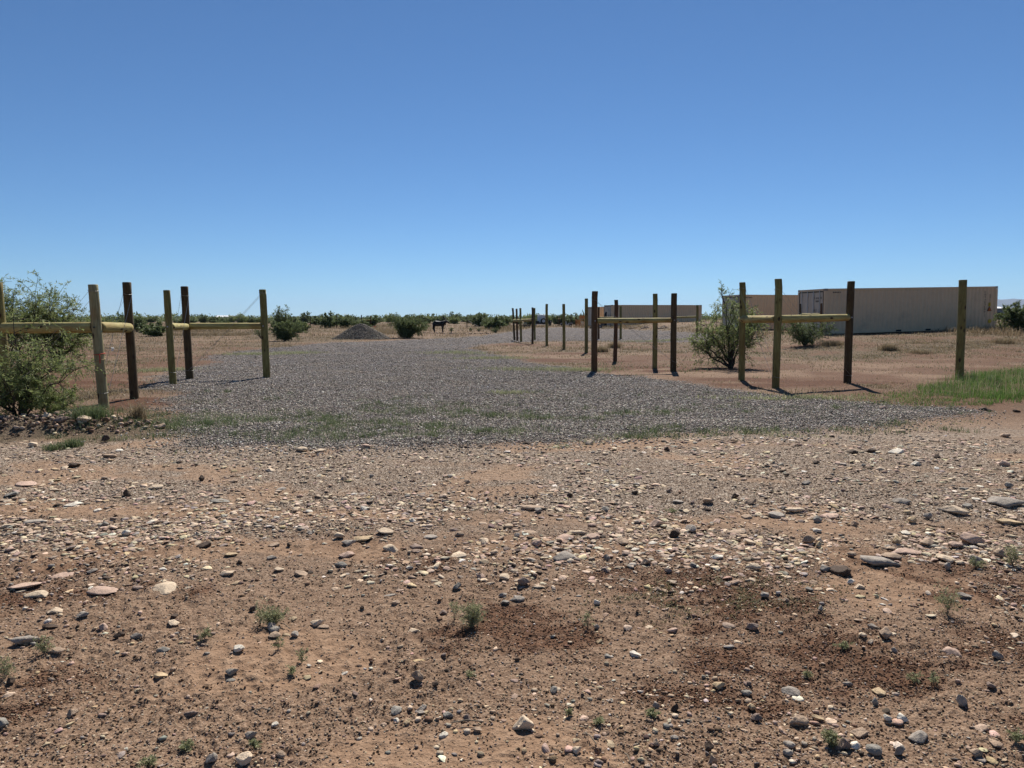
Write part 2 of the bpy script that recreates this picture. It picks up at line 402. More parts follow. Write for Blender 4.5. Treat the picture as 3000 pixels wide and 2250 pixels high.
def zones(x, y):
    r = np.hypot(x, y)
    dm = drive_mask(x, y).astype(float)
    nz = fbm(x*1.7, y*1.7, 301, 4); nb = fbm(x*.5, y*.5, 302, 3)
    red = np.zeros_like(x)
    for (px, py, rx, ry) in REDS:
        e = ell(x, y, px, py, rx, ry)+(nz-.5)*1.1
        red = np.maximum(red, 1-sst(.55, 1.1, e))
    # curved tyre ruts on the right field
    rut = np.zeros_like(x)
    for k, (a, b, w) in enumerate(((15.0, 9.6, .35), (15.0, 11.3, .35))):
        cx, cy = 3.0, 30.0-k*0
        rr = np.hypot((x-3.0), (y-31.0)); R = 13.5+k*1.7
        rut = np.maximum(rut, (1-sst(.12, .42, np.abs(rr-R)))*(y < 31)*(y > 17.7)*(x > 5)*(.35+.65*nz))
    red = np.maximum(red, rut*.75)
    # damp dark clods in the near foreground
    nearm = 1-sst(3.9, 5.2, y+.5*(nb-.5))
    clod = sst(.50, .62, fbm(x*1.5+3, y*2.1, 401, 5)+.09*sst(-.4, 1.0, x)-.10*sst(.3, 1.2, -x))*nearm*(.4+.6*sst(.4, .6, fbm(x*6, y*8, 402, 3)))
    red = np.maximum(red, clod*.8)
    red = np.where(dm > .5, red*(.75*(nz > .52)), red)
    field = sst(9.5, 13, y)
    red = np.maximum(red, field*(.16+.62*sst(.40, .64, fbm(x*.55, y*.55, 888, 5)))*(1-.5*sst(35, 60, y)))
    dry = field*(.35+.65*sst(.38, .6, fbm(x*.22, y*.22, 303, 4)))*(.55+.6*sst(19, 34, y))
    bare = np.zeros_like(x)
    for (px, py, rx, ry) in ((2300, 1090, 6.5, 3.2), (1900, 1045, 6, 4), (250, 1090, 5.5, 4.0), (2600, 1070, 5, 3.2), (1560, 985, 4, 1.2), (380, 1040, 6, 4.5)):
        e = ell(x, y, px, py, rx, ry)+(nz-.5)*.9; bare = np.maximum(bare, 1-sst(.6, 1.15, e))
    dry = np.clip(dry*(1-.72*bare), 0, 1)
    litter = (1-sst(.5, 1.0, ell(x, y, 300, 1260, 3.2, 1.3)+(nz-.5)))*.8
    dry = np.maximum(dry, litter)
    dry = np.where(red > .6, dry*(1-red), dry)
    bandn = fbm(x*.12+2, y*1.5+.12*x, 777, 3)
    road = sst(3.6, 5.2, y+.8*(nb-.5)+.25*x*(x > 0)*.3)*(1-sst(8.8, 10.2, y-.16*np.maximum(x-4, 0)))*(.25+.75*sst(.40, .56, bandn))
    sand = np.maximum(sst(.56, .66, fbm(x*.9, y*1.3, 501, 4)), sst(.60, .68, 1-bandn)*sst(4, 5, y))*(1-sst(8.5, 10, y))*.9
    far = sst(16, 40, r)
    return dm, np.clip(red, 0, 1), np.clip(dry, 0, 1), np.clip(road, 0, 1), np.clip(sand, 0, 1), far

# ------------------------------------------------------------------ ground sheet
def build_ground():
    inner = np.radians(np.linspace(-54, 54, 1180))
    outer = np.radians(np.linspace(54, 306, 60))[1:-1]
    th = np.concatenate([inner, outer]); nt = len(th)
    py = np.concatenate([np.arange(2330, 1500, -2.6), np.arange(1500, 1030, -1.7), np.arange(1030, 962, -1.2)])
    d = CAMH/np.tan(PITCH+np.arctan((py-CY)/F))
    d = np.concatenate([[.05, .4, .8, 1.2, 1.6, 1.9, 2.1], d, d[-1]*np.geomspace(1.03, 14000/d[-1], 70)])
    nr = len(d)
    X = d[:, None]*np.sin(th)[None, :]; Y = d[:, None]*np.cos(th)[None, :]
    x = X.ravel(); y = Y.ravel()
    z = zt(x, y); dm, red, dry, road, sand, far = zones(x, y)
    rj = np.random.default_rng(5); dm = np.mean([drive_mask(x+rj.normal(0, .16, len(x)), y+rj.normal(0, .16, len(x))) for _ in range(3)], 0)
    z = z+.006*dm*(np.hypot(x, y) < 60)
    i = np.arange(nr-1)[:, None]*nt; j = np.arange(nt)[None, :]; j2 = (j+1) % nt
    Fc = np.stack([i+j, i+nt+j, i+nt+j2, i+j2], -1).reshape(-1, 4)
    o = mesh_np('ground', np.stack([x, y, z], 1), Fc, M['ground'], smooth=True,
                col={'zone': np.stack([dm, red, dry], 1), 'zone2': np.stack([road, sand, far], 1)})
    tag(o, kind='structure'); return o
build_ground()

# ------------------------------------------------------------------ stones
def ico(sub, seed, flat=1, jit=.18, cuts=13):
    bm = bmesh.new(); bmesh.ops.create_icosphere(bm, subdivisions=sub, radius=1)
    bm.verts.ensure_lookup_table()
    V = np.array([v.co[:] for v in bm.verts]); Fc = np.array([[v.index for v in f.verts] for f in bm.faces]); bm.free()
    r = np.random.default_rng(seed)
    # random cutting planes give facets, plus jitter
    for _ in range(cuts):
        nrm = r.normal(size=3); nrm /= np.linalg.norm(nrm); dd = r.uniform(.42, .85)
        k = V@nrm; V = V-np.maximum(k-dd, 0)[:, None]*nrm[None, :]
    V = V*(1+jit*r.normal(size=(len(V), 1))*.5)
    V *= r.uniform(.75, 1.15, 3)[None, :]
    return V, Fc
def scatter(name, shapes, x, y, z, size, flat, colr, m, sink=.25, tilt=.35, seed=0, kind='stuff', smooth=False):
    r = np.random.default_rng(seed); n = len(x); which = r.integers(0, len(shapes), n)
    Vs = []; Fs = []; Cs = []; off = 0
    for k, (V, Fc) in enumerate(shapes):
        s = np.where(which == k)[0]
        if len(s) == 0: continue
        m_ = len(s); a = r.uniform(0, 2*np.pi, m_); el = r.uniform(.62, 1.0, m_)
        S = np.stack([size[s], size[s]*el, size[s]*flat[s]], 1)
        P = V[None]*S[:, None, :]
        t = r.normal(0, tilt, m_)*(1-.0*flat[s]); ct, st = np.cos(t), np.sin(t)
        Yv = P[..., 1]*ct[:, None]-P[..., 2]*st[:, None]; Zv = P[..., 1]*st[:, None]+P[..., 2]*ct[:, None]
        ca, sa = np.cos(a), np.sin(a)
        Xr = P[..., 0]*ca[:, None]-Yv*sa[:, None]; Yr = P[..., 0]*sa[:, None]+Yv*ca[:, None]
        Zr = Zv+(size[s]*flat[s]*(1-2*sink))[:, None]*.8
        Q = np.stack([Xr+x[s][:, None], Yr+y[s][:, None], Zr+z[s][:, None]], -1)
        Vs.append(Q.reshape(-1, 3)); nv = len(V)
        Fs.append((Fc[None]+(np.arange(m_)*nv)[:, None, None]).reshape(-1, 3)+off)
        Cs.append(np.repeat(colr[s], nv, axis=0)); off += m_*nv
    o = mesh_np(name, np.concatenate(Vs), np.concatenate(Fs), m, col=np.concatenate(Cs), smooth=smooth)
    if kind: o['kind'] = kind
    return o
CREAM, WHITE, PINK, TAN, GREY, BLUE, PURP, DARK, SOILC, OCHRE = map(np.array, ((.60, .47, .33), (.72, .65, .53), (.47, .33, .25), (.38, .275, .19), (.33, .285, .235), (.27, .245, .205), (.26, .19, .15), (.075, .050, .034), (.19, .115, .068), (.50, .37, .22)))
def pick(r, n, cols, w):
    w = np.array(w, float); w /= w.sum(); i = r.choice(len(cols), n, p=w)
    c = np.array(cols)[i]*r.uniform(.75, 1.25, (n, 1))*(1+r.normal(0, .04, (n, 3))); return np.clip(c, .01, .9)
def sample_px(r, n, x0, x1, y0, y1):
    px = r.uniform(x0, x1, n); py = r.uniform(y0, y1, n); return G(px, py)
S0 = [ico(1, s, jit=.25) for s in range(8)]
bm_ = bmesh.new(); bmesh.ops.create_icosphere(bm_, subdivisions=1, radius=1); bm_.free()
def octa(seed):
    r = np.random.default_rng(seed)
    V = np.array([[1, 0, 0], [-1, 0, 0], [0, 1, 0], [0, -1, 0], [0, 0, 1], [0, 0, -1]], float)
    V = V*r.uniform(.7, 1.25, (6, 1))+r.normal(0, .22, (6, 3))
    Fc = np.array([[0, 2, 4], [2, 1, 4], [1, 3, 4], [3, 0, 4], [2, 0, 5], [1, 2, 5], [3, 1, 5], [0, 3, 5]]); return V, Fc
OC = [octa(s) for s in range(12)]
def subico(seed):
    bm = bmesh.new(); bmesh.ops.create_icosphere(bm, subdivisions=1, radius=1)
    V = np.array([v.co[:] for v in bm.verts]); Fc = np.array([[v.index for v in f.verts] for f in bm.faces]); bm.free()
    return V, Fc
S1 = [ico(2, 40+s, jit=.10) for s in range(10)]
S3 = [ico(3, 80+s, jit=.045) for s in range(12)]

r = np.random.default_rng(21)
# fine crumbs of soil and grit over the whole near ground
n = 600000
x, y = sample_px(r, n, -1300, 4300, 1290, 2420)
dm, red, dry, road, sand, far = zones(x, y)
keep = (dm < .5) & (r.uniform(size=n) < (.24+.62*road+.75*red)*(1-.7*sand)*(.6+.4*sst(3.2, 4.6, y+.25*x)))
x, y, red, road = x[keep], y[keep], red[keep], road[keep]; n = len(x)
sz = .0021+.0048*r.uniform(size=n)**2.5+.0004*y*r.uniform(.4, 1.2, n)
c = pick(r, n, [SOILC*1.15, SOILC*.7, TAN, GREY, PURP, CREAM, DARK], [5, 3, 4.5, 1.6, 1.4, 2.6, .8])
c = np.where((red > .35)[:, None] & (r.uniform(size=(n, 1)) < .8), c*np.array([[.55, .42, .36]]), c)
tag(scatter('soil_crumbs', OC, x, y, zt(x, y), sz, np.where(y > 4.3, r.uniform(.25, .65, n), r.uniform(.45, .9, n)), c, M['pebble'], sink=.2, seed=1, tilt=.2), kind='stuff')
# pebbles
n = 180000
x, y = sample_px(r, n, -1300, 4300, 1245, 2400)
dm, red, dry, road, sand, far = zones(x, y)
dens = fbm(x*1.1+9, y*1.6, 611, 3)
keep = (dm < .5) & (r.uniform(size=n) < (.16+.9*sst(.42, .66, dens))*(.5+.7*road)*(1-.7*sand)*(.22+.78*sst(3.3, 5.0, y)))
x, y = x[keep], y[keep]; n = len(x)
sz = (.0045+.015*r.uniform(size=n)**3.2)*(1+.10*y)
fl = np.where(y > 4.4, r.uniform(.18, .5, n), r.uniform(.3, .7, n))
c = pick(r, n, [CREAM, WHITE, PINK, TAN, GREY, BLUE, PURP, DARK, OCHRE, SOILC], [3.5, .8, 3.5, 6, 2.4, .7, 1.8, 1.4, 1.2, 4])
tag(scatter('pebbles', S0, x, y, zt(x, y), sz, fl, c, M['pebble'], sink=.32, seed=2, tilt=.2), kind='stuff')
n = 165000
x, y = sample_px(r, n, -1300, 4300, 1290, 2400)
dm, red, dry, road, sand, far = zones(x, y)
dens = fbm(x*1.3+19, y*2.2, 612, 4); bandm = np.exp(-((y-5.15-.10*np.abs(x-.3))/.85)**2)+.45*np.exp(-((y-7.6-.05*x)/1.3)**2)+.35*sst(.5, 3, x)*(y > 4.2)
keep = (dm < .5) & (r.uniform(size=n) < sst(.34, .58, dens)*(.12+1.0*bandm+.2*(x > 0)+.12*road)*(.06+.94*sst(3.5, 4.6, y))); x, y = x[keep], y[keep]; n = len(x)
sz = (.010+.038*r.uniform(size=n)**3.2)*(.65+.070*y)
c = pick(r, n, [CREAM, WHITE, PINK, TAN, GREY, BLUE, PURP, DARK, OCHRE], [8, 1.0, 4.5, 7, 1.8, .2, 1.0, .8, 2])
tag(scatter('cobbles', S1, x, y, zt(x, y), sz, r.uniform(.10, .34, n), c, M['stone'], sink=.33, seed=12, tilt=.24), kind='stuff')
# rubble on the bank at the left road edge
n = 7000
x = r.uniform(-9.5, -4.3, n); y = r.uniform(8.8, 10.7, n); keep = r.uniform(size=n) < rubble_mask(x, y)*1.4; x, y = x[keep], y[keep]; n = len(x)
sz = .010+.055*r.uniform(size=n)**3.5
c = pick(r, n, [SOILC, DARK, TAN, PINK, CREAM, PURP], [4, 2, 2, 1.5, 1.2, 1.5])
scatter('rubble', S0, x, y, zt(x, y), sz, r.uniform(.5, .95, n), c, M['pebble'], sink=.15, seed=3)
# gravel
GC = [np.array(t) for t in ((.075, .064, .052), (.165, .142, .119), (.28, .243, .203), (.38, .315, .252), (.53, .47, .395), (.76, .69, .59))]
n = 380000
px = r.uniform(-100, 3150, n); py = 985+345*r.uniform(size=n)**.72
x, y = G(px, py); dm = drive_mask(x, y)
edge = fbm(x*2.4, y*2.4, 700, 3)*.6+.4*(1-sst(.45, .68, fbm(x*.5, y*.5, 701, 4)))
inn = np.zeros(n); 
for q_ in range(5): inn += drive_mask(x+r.normal(0, .28, n), y+r.normal(0, .28, n))
keep = dm & (r.uniform(size=n) < (.45+.7*edge)*(.15+.85*(inn/5)**1.3)); x, y = x[keep], y[keep]; n = len(x)
sz = (.007+.012*r.uniform(size=n)**1.6)*(1+.04*np.maximum(y-9, 0))
c = pick(r, n, GC, [1.6, 3.2, 4.2, 3.2, 2.4, 1.3])
tag(scatter('gravel', OC, x, y, zt(x, y)+.006, sz, r.uniform(.4, .8, n), c, M['gravel'], sink=.25, seed=4, tilt=.3), kind='stuff')
# stray gravel beyond its edge
n = 60000
px = r.uniform(350, 2950, n); py = r.uniform(1170, 1345, n); x, y = G(px, py)
keep = (~drive_mask(x, y)) & (drive_mask(x+r.normal(0, .42, n), y+r.normal(0, .42, n))); x, y = x[keep], y[keep]; n = len(x)
scatter('stray_gravel', OC, x, y, zt(x, y), .008+.012*r.uniform(size=n), r.uniform(.5, .95, n), pick(r, n, GC, [1.6, 3.2, 4.2, 3.2, 2.4, 1.3]), M['gravel'], sink=.25, seed=5)

# single stones that the photograph shows, the largest 300
KEYC = {'cream': CREAM, 'white': WHITE, 'pink': PINK, 'tan': TAN, 'grey': GREY, 'bluish grey': BLUE, 'purplish': PURP, 'dark brown': DARK, 'ochre': OCHRE}
STN = [ # px, py, width px, height/width, colour
 (1225, 1992, 51, .55, 'tan'), (1275, 2007, 24, .6, 'dark brown'), (1160, 2080, 46, .3, 'bluish grey'), (1237, 2073, 35, .35, 'grey'), (1235, 2092, 30, .3, 'grey'), (1313, 2097, 34, .4, 'bluish grey'), (1369, 2105, 30, .5, 'purplish'), (1298, 2154, 36, .3, 'white'), (820, 2219, 26, .6, 'tan'), (804, 2125, 26, .5, 'white'), (930, 1832, 40, .4, 'cream'), (945, 1838, 40, .25, 'tan'), (1194, 2117, 28, .5, 'ochre'), (1397, 2142, 30, .5, 'tan'), (1162, 2108, 20, .4, 'white'), (1340, 1725, 30, .5, 'bluish grey'), (1483, 1768, 32, .45, 'bluish grey'), (1473, 1744, 28, .4, 'grey'), (1297, 1791, 36, .35, 'purplish'), (1160, 1764, 28, .3, 'tan'), (1145, 1740, 30, .25, 'grey'), (1062, 1783, 16, .8, 'dark brown'), (1210, 1845, 36, .2, 'cream'), (806, 1853, 32, .5, 'bluish grey'), (795, 1846, 36, .5, 'grey'), (805, 1868, 32, .45, 'tan'), (865, 1864, 28, .5, 'grey'), (1010, 1970, 22, .3, 'white'), (906, 1951, 18, .6, 'white'), (1120, 1870, 14, .5, 'cream'),
 (1530, 2134, 78, .45, 'cream'), (1534, 1712, 40, .45, 'purplish'), (1514, 1758, 34, .4, 'grey'), (1747, 1770, 25, .7, 'white'), (2107, 2013, 38, .45, 'ochre'), (2188, 2032, 34, .45, 'bluish grey'), (2076, 2198, 40, .6, 'dark brown'), (1859, 1917, 36, .5, 'white'), (1622, 2027, 30, .5, 'bluish grey'), (1978, 2086, 24, .9, 'dark brown'), (1976, 2104, 26, .4, 'cream'), (2205, 1849, 36, .55, 'purplish'), (2085, 2240, 34, .7, 'tan'), (1900, 1835, 32, .2, 'cream'), (1973, 1848, 32, .35, 'pink'), (1779, 1922, 26, .4, 'bluish grey'), (1922, 2075, 22, .8, 'grey'), (1975, 2170, 28, .5, 'grey'), (1921, 2185, 26, .7, 'tan'), (2215, 2110, 30, .8, 'purplish'), (2200, 2075, 28, .6, 'ochre'), (1757, 1877, 22, .5, 'ochre'), (1671, 1884, 20, .4, 'cream'), (1620, 1866, 20, .35, 'bluish grey'), (1925, 1737, 30, .4, 'tan'), (1748, 1838, 20, .5, 'grey'), (2139, 1902, 28, .3, 'grey'), (2158, 1884, 28, .35, 'cream'), (1690, 2210, 34, .6, 'cream'), (2240, 1755, 28, .7, 'grey'),
 (2592, 1871, 43, .6, 'tan'), (2558, 1846, 28, .6, 'grey'), (2793, 1910, 52, .25, 'pink'), (2816, 2068, 30, .9, 'grey'), (2555, 2212, 52, .5, 'bluish grey'), (2635, 2212, 36, .7, 'grey'), (2467, 2198, 48, .6, 'purplish'), (2694, 2170, 66, .3, 'grey'), (2338, 2122, 40, .55, 'tan'), (2596, 2117, 26, .7, 'white'), (2640, 2117, 30, .6, 'white'), (2309, 2218, 32, .6, 'grey'), (2572, 2032, 44, .35, 'ochre'), (2823, 1752, 32, .45, 'grey'), (2526, 1868, 22, .5, 'cream'), (2551, 1884, 18, .6, 'cream'), (2373, 1737, 28, .5, 'bluish grey'), (2492, 1712, 26, .5, 'white'), (2515, 1727, 36, .35, 'cream'), (2562, 2070, 24, .8, 'bluish grey'), (2485, 2010, 20, .6, 'grey'), (2900, 2015, 26, .5, 'purplish'), (2919, 1928, 28, .6, 'grey'), (2313, 2190, 36, .5, 'grey'), (2620, 1912, 22, .5, 'grey'), (2395, 2110, 34, .4, 'ochre'), (2320, 2035, 60, .25, 'grey'), (2520, 2150, 50, .3, 'tan'), (2502, 2200, 34, .7, 'white'), (2860, 2220, 34, .5, 'tan'), (2300, 1764, 26, .4, 'tan'), (2405, 1796, 20, .6, 'bluish grey'),
 (81, 1878, 48, .4, 'grey'), (698, 1915, 40, .4, 'white'), (680, 1981, 34, .45, 'bluish grey'), (675, 2000, 30, .35, 'bluish grey'), (210, 2095, 34, .5, 'tan'), (468, 1986, 36, .35, 'ochre'), (485, 1729, 76, .16, 'cream'), (302, 1732, 78, .14, 'pink'), (81, 1720, 95, .12, 'pink'), (110, 1747, 64, .18, 'cream'), (160, 1790, 56, .2, 'cream'), (349, 1868, 32, .5, 'dark brown'), (563, 2095, 30, .5, 'purplish'), (720, 2236, 60, .5, 'cream'), (244, 1806, 28, .4, 'grey'), (406, 1722, 32, .3, 'purplish'), (508, 1829, 40, .2, 'cream'), (143, 1835, 36, .35, 'dark brown'), (33, 2000, 26, .5, 'dark brown'), (620, 2235, 40, .6, 'grey'), (740, 1790, 30, .6, 'dark brown'), (400, 1870, 30, .4, 'grey'), (305, 1841, 32, .4, 'pink'), (480, 1910, 40, .3, 'bluish grey'), (160, 1915, 36, .3, 'tan'), (513, 1805, 24, .4, 'dark brown'), (35, 1855, 0, 0, ''), (735, 2160, 34, .6, 'grey'), (5, 2125, 46, .6, 'bluish grey'),
 (139, 1262, 26, .6, 'cream'), (244, 1267, 42, .45, 'cream'), (309, 1294, 28, .6, 'dark brown'), (473, 1260, 26, .5, 'tan'), (325, 1340, 46, .3, 'tan'), (214, 1369, 34, .35, 'dark brown'), (373, 1453, 26, .6, 'dark brown'), (217, 1479, 50, .18, 'white'), (453, 1435, 30, .3, 'cream'), (100, 1310, 26, .5, 'cream'), (183, 1269, 34, .4, 'purplish'), (352, 1322, 24, .3, 'white'), (188, 1376, 26, .3, 'cream'), (70, 1424, 50, .18, 'pink'), (160, 1438, 30, .2, 'cream'), (35, 1456, 36, .25, 'bluish grey'), (95, 1466, 24, .35, 'dark brown'), (370, 1567, 26, .5, 'white'), (305, 1541, 30, .35, 'bluish grey'), (441, 1530, 26, .3, 'white'), (105, 1530, 44, .2, 'grey'), (285, 1494, 26, .3, 'white'), (25, 1545, 34, .25, 'cream'), (685, 1411, 30, .3, 'tan'), (590, 1409, 24, .6, 'dark brown'), (640, 1470, 50, .2, 'bluish grey'), (660, 1532, 16, .6, 'white'), (600, 1598, 44, .3, 'dark brown'), (680, 1627, 46, .25, 'ochre'), (665, 1684, 46, .25, 'cream'), (700, 1655, 22, .5, 'dark brown'), (270, 1677, 28, .3, 'grey'), (180, 1683, 60, .18, 'pink'), (310, 1694, 26, .5, 'dark brown'), (478, 1668, 22, .3, 'white'),
 (882, 1325, 40, .4, 'cream'), (936, 1326, 42, .2, 'cream'), (1072, 1316, 30, .4, 'pink'), (1008, 1409, 26, .45, 'tan'), (1072, 1494, 44, .3, 'white'), (1133, 1564, 62, .25, 'cream'), (1059, 1582, 72, .18, 'ochre'), (1150, 1613, 60, .3, 'cream'), (1016, 1630, 50, .3, 'pink'), (997, 1662, 30, .4, 'bluish grey'), (994, 1579, 38, .4, 'cream'), (1025, 1594, 44, .3, 'grey'), (1259, 1574, 46, .3, 'grey'), (1418, 1589, 44, .35, 'cream'), (1343, 1630, 46, .3, 'cream'), (1220, 1604, 48, .3, 'purplish'), (1388, 1622, 36, .35, 'tan'), (1446, 1624, 32, .4, 'tan'), (1280, 1632, 36, .3, 'ochre'), (1210, 1525, 28, .35, 'white'), (1330, 1552, 30, .3, 'purplish'), (1345, 1568, 22, .5, 'tan'), (1258, 1467, 20, .5, 'white'), (1369, 1416, 18, .6, 'tan'), (1090, 1397, 14, .7, 'grey'), (792, 1382, 34, .25, 'cream'), (825, 1430, 26, .3, 'grey'), (846, 1601, 14, .7, 'dark brown'), (805, 1600, 36, .25, 'tan'), (820, 1672, 36, .35, 'cream'), (797, 1637, 30, .3, 'grey'), (905, 1562, 24, .3, 'grey'), (830, 1535, 36, .3, 'cream'), (1075, 1541, 18, .4, 'pink'), (1365, 1315, 20, .4, 'dark brown'), (1200, 1668, 22, .4, 'white'), (1490, 1540, 30, .3, 'cream'), (1462, 1462, 0, 0, ''), (1410, 1690, 40, .3, 'pink'), (880, 1687, 44, .3, 'tan'), (1480, 1690, 44, .3, 'cream'),
 (1727, 1304, 27, .5, 'cream'), (2076, 1477, 38, .5, 'tan'), (1976, 1574, 40, .5, 'dark brown'), (1920, 1538, 64, .3, 'pink'), (1920, 1574, 46, .35, 'ochre'), (1697, 1564, 44, .3, 'cream'), (1741, 1577, 58, .3, 'pink'), (1656, 1637, 82, .22, 'grey'), (2158, 1560, 64, .22, 'tan'), (1778, 1638, 28, .5, 'grey'), (1912, 1591, 24, .35, 'white'), (1775, 1496, 26, .4, 'bluish grey'), (1798, 1423, 36, .2, 'white'), (1990, 1473, 44, .3, 'grey'), (2070, 1496, 28, .3, 'dark brown'), (2151, 1464, 24, .5, 'dark brown'), (2030, 1477, 16, .5, 'pink'), (1570, 1494, 60, .2, 'tan'), (1578, 1505, 28, .4, 'grey'), (1575, 1602, 36, .5, 'pink'), (1550, 1562, 56, .15, 'tan'), (1820, 1590, 50, .3, 'tan'), (1655, 1577, 50, .3, 'pink'), (2025, 1554, 40, .4, 'grey'), (2100, 1533, 30, .3, 'pink'), (2200, 1595, 40, .4, 'cream'), (2100, 1637, 42, .25, 'white'), (1890, 1655, 36, .4, 'tan'), (1940, 1655, 34, .3, 'cream'), (2205, 1668, 32, .5, 'cream'), (2030, 1660, 26, .5, 'bluish grey'), (1957, 1679, 22, .6, 'purplish'), (1833, 1630, 28, .5, 'purplish'), (1775, 1673, 34, .35, 'purplish'), (1860, 1610, 22, .4, 'white'), (1515, 1575, 24, .4, 'grey'), (2200, 1480, 36, .5, 'tan'), (1858, 1448, 26, .5, 'dark brown'), (1669, 1458, 20, .5, 'dark brown'), (1955, 1323, 22, .5, 'dark brown'), (1650, 1319, 14, .6, 'grey'), (1543, 1306, 18, .5, 'dark brown'), (1730, 1612, 0, 0, ''), (1640, 1545, 0, 0, ''), (2190, 1520, 40, .3, 'tan'), (1538, 1700, 0, 0, ''), (1590, 1350, 0, 0, ''), (1960, 1442, 16, .5, 'purplish'), (1735, 1540, 30, .4, 'pink'), (1840, 1345, 0, 0, ''),
 (2793, 1503, 88, .2, 'cream'), (2498, 1333, 27, .4, 'dark brown'), (2552, 1326, 32, .35, 'dark brown'), (2626, 1328, 42, .35, 'white'), (2715, 1523, 26, .7, 'grey'), (2369, 1593, 42, .5, 'tan'), (2402, 1588, 26, .4, 'cream'), (2400, 1604, 26, .6, 'ochre'), (2582, 1654, 74, .28, 'grey'), (2467, 1684, 76, .3, 'dark brown'), (2840, 1594, 60, .4, 'pink'), (2800, 1607, 40, .4, 'pink'), (2886, 1201, 34, .25, 'dark brown'), (2979, 1206, 16, .5, 'dark brown'), (2640, 1477, 46, .3, 'grey'), (2600, 1490, 34, .3, 'pink'), (2656, 1507, 24, .5, 'ochre'), (2672, 1533, 28, .5, 'ochre'), (2501, 1541, 26, .5, 'tan'), (2393, 1530, 32, .5, 'bluish grey'), (2337, 1503, 46, .25, 'cream'), (2284, 1516, 60, .25, 'grey'), (2295, 1496, 20, .5, 'grey'), (2431, 1512, 56, .15, 'pink'), (2626, 1592, 26, .8, 'ochre'), (2613, 1630, 48, .35, 'tan'), (2770, 1642, 44, .3, 'cream'), (2860, 1648, 38, .4, 'grey'), (2810, 1653, 26, .4, 'cream'), (2776, 1667, 22, .8, 'grey'), (2930, 1634, 40, .4, 'tan'), (2720, 1597, 54, .3, 'tan'), (2650, 1618, 60, .2, 'pink'), (2838, 1490, 30, .5, 'bluish grey'), (2953, 1434, 20, .6, 'bluish grey'), (2860, 1468, 24, .25, 'white'), (2652, 1564, 34, .25, 'white'), (2960, 1540, 60, .25, 'ochre'), (2300, 1602, 0, 0, ''), (2940, 1480, 90, .2, 'grey'), (2363, 1422, 26, .4, 'grey'), (2302, 1400, 22, .4, 'dark brown'), (2530, 1370, 14, .5, 'bluish grey'), (2681, 1366, 30, .35, 'white'), (2578, 1380, 34, .3, 'cream'), (2940, 1364, 22, .6, 'pink'), (2390, 1559, 30, .35, 'white'), (2415, 1675, 34, .4, 'grey'), (2495, 1633, 26, .5, 'tan'), (2745, 1347, 20, .5, 'dark brown'), (2390, 1360, 18, .5, 'dark brown'), (2943, 1283, 24, .4, 'tan'), (2740, 1294, 30, .25, 'tan'), (2630, 1266, 40, .25, 'tan'), (2587, 1201, 22, .4, 'pink'), (2440, 1285, 22, .3, 'dark brown')]
STN = [s for s in STN if s[2] > 0][:300]
KNOWN = {(1225, 1992): 'rounded tan boulder on bare soil at the bottom centre, above a grey stone cluster', (1530, 2134): 'large pale cream boulder at the bottom middle with a rough face', (698, 1915): 'smooth white oval stone on bare brown soil right of the grey cluster', (81, 1878): 'grey wedge of rock lying beside a small weed at the left edge',
 (485, 1729): 'thin cream slab set flat in gritty road, pointed at both ends', (302, 1732): 'pinkish flat slab with jagged left end next to the cream slab', (1859, 1917): 'sharp white shard with a ridge, alone in crumbly brown soil', (2793, 1503): 'broad cream slab, widest pale stone on the right side of the road', (2582, 1654): 'long dark grey rock beside the dark brown block on the right',
 (2467, 1684): 'long dark brown block of rock with a shaded front face', (1656, 1637): 'wide flat grey slab in the middle of the road', (1976, 1574): 'square dark brown stone standing upright in its own shadow', (997, 1662): 'tall bluish grey flat stone under the pink slab', (1016, 1630): 'pink flat slab just above the bluish grey upright one', (2886, 1201): 'flat dark stone at the end of the gravel by the green grass',
 (139, 1262): 'biggest pale boulder on the rubble bank under the big left bush', (2076, 2198): 'dark brown boulder at the bottom edge right of centre', (2592, 1871): 'tan boulder with a hollow in its face among small pebbles', (2555, 2212): 'angular bluish grey stone at the bottom edge beside a rounded one', (2467, 2198): 'dark purplish boulder at the bottom edge touching a white stone',
 (2107, 2013): 'smooth ochre oval stone on brown soil', (1920, 1538): 'pink hump-backed slab behind a cream stone on the road', (2076, 1477): 'tan boulder with a dark block leaning below it', (720, 2236): 'cream boulder cut by the bottom edge of the photo'}
ROWS = [(1345, 'just below the gravel'), (1480, 'on the far road'), (1600, 'on the middle road'), (1720, 'on the near road'), (1900, 'in soil among the weeds'), (2300, 'in the bottom soil')]
COLS = [(375, 'far left'), (750, 'left side'), (1125, 'left of centre'), (1500, 'centre left'), (1875, 'centre right'), (2250, 'right of centre'), (2625, 'right side'), (3100, 'far right')]
def shp(a): return 'flat slab' if a < .26 else 'low stone' if a < .42 else 'rounded stone' if a < .62 else 'chunky stone'
lab_count = {}
info = []
for (px, py, w, a, c) in STN:
    if (px, py) in KNOWN: info.append(KNOWN[(px, py)]); continue
    row = next(t for l, t in ROWS if py < l); cl = next(t for l, t in COLS if px < l)
    L = f"{'small' if w < 24 else 'large' if w > 46 else 'medium'} {c} {shp(a)} {row}, {cl}"
    info.append(L)
from collections import Counter
cnt = Counter(info); byl = {}
for i_, L_ in enumerate(info): byl.setdefault(L_, []).append(i_)
for L_, ids in byl.items():
    if len(ids) > 1:
        ids.sort(key=lambda q: STN[q][0]); m_ = len(ids)
        for k_, q in enumerate(ids): info[q] = L_+', '+(('left' if k_ == 0 else 'right')+' one of two' if m_ == 2 else 'leftmost' if k_ == 0 else 'rightmost' if k_ == m_-1 else 'middle one')
stone_mesh = {}
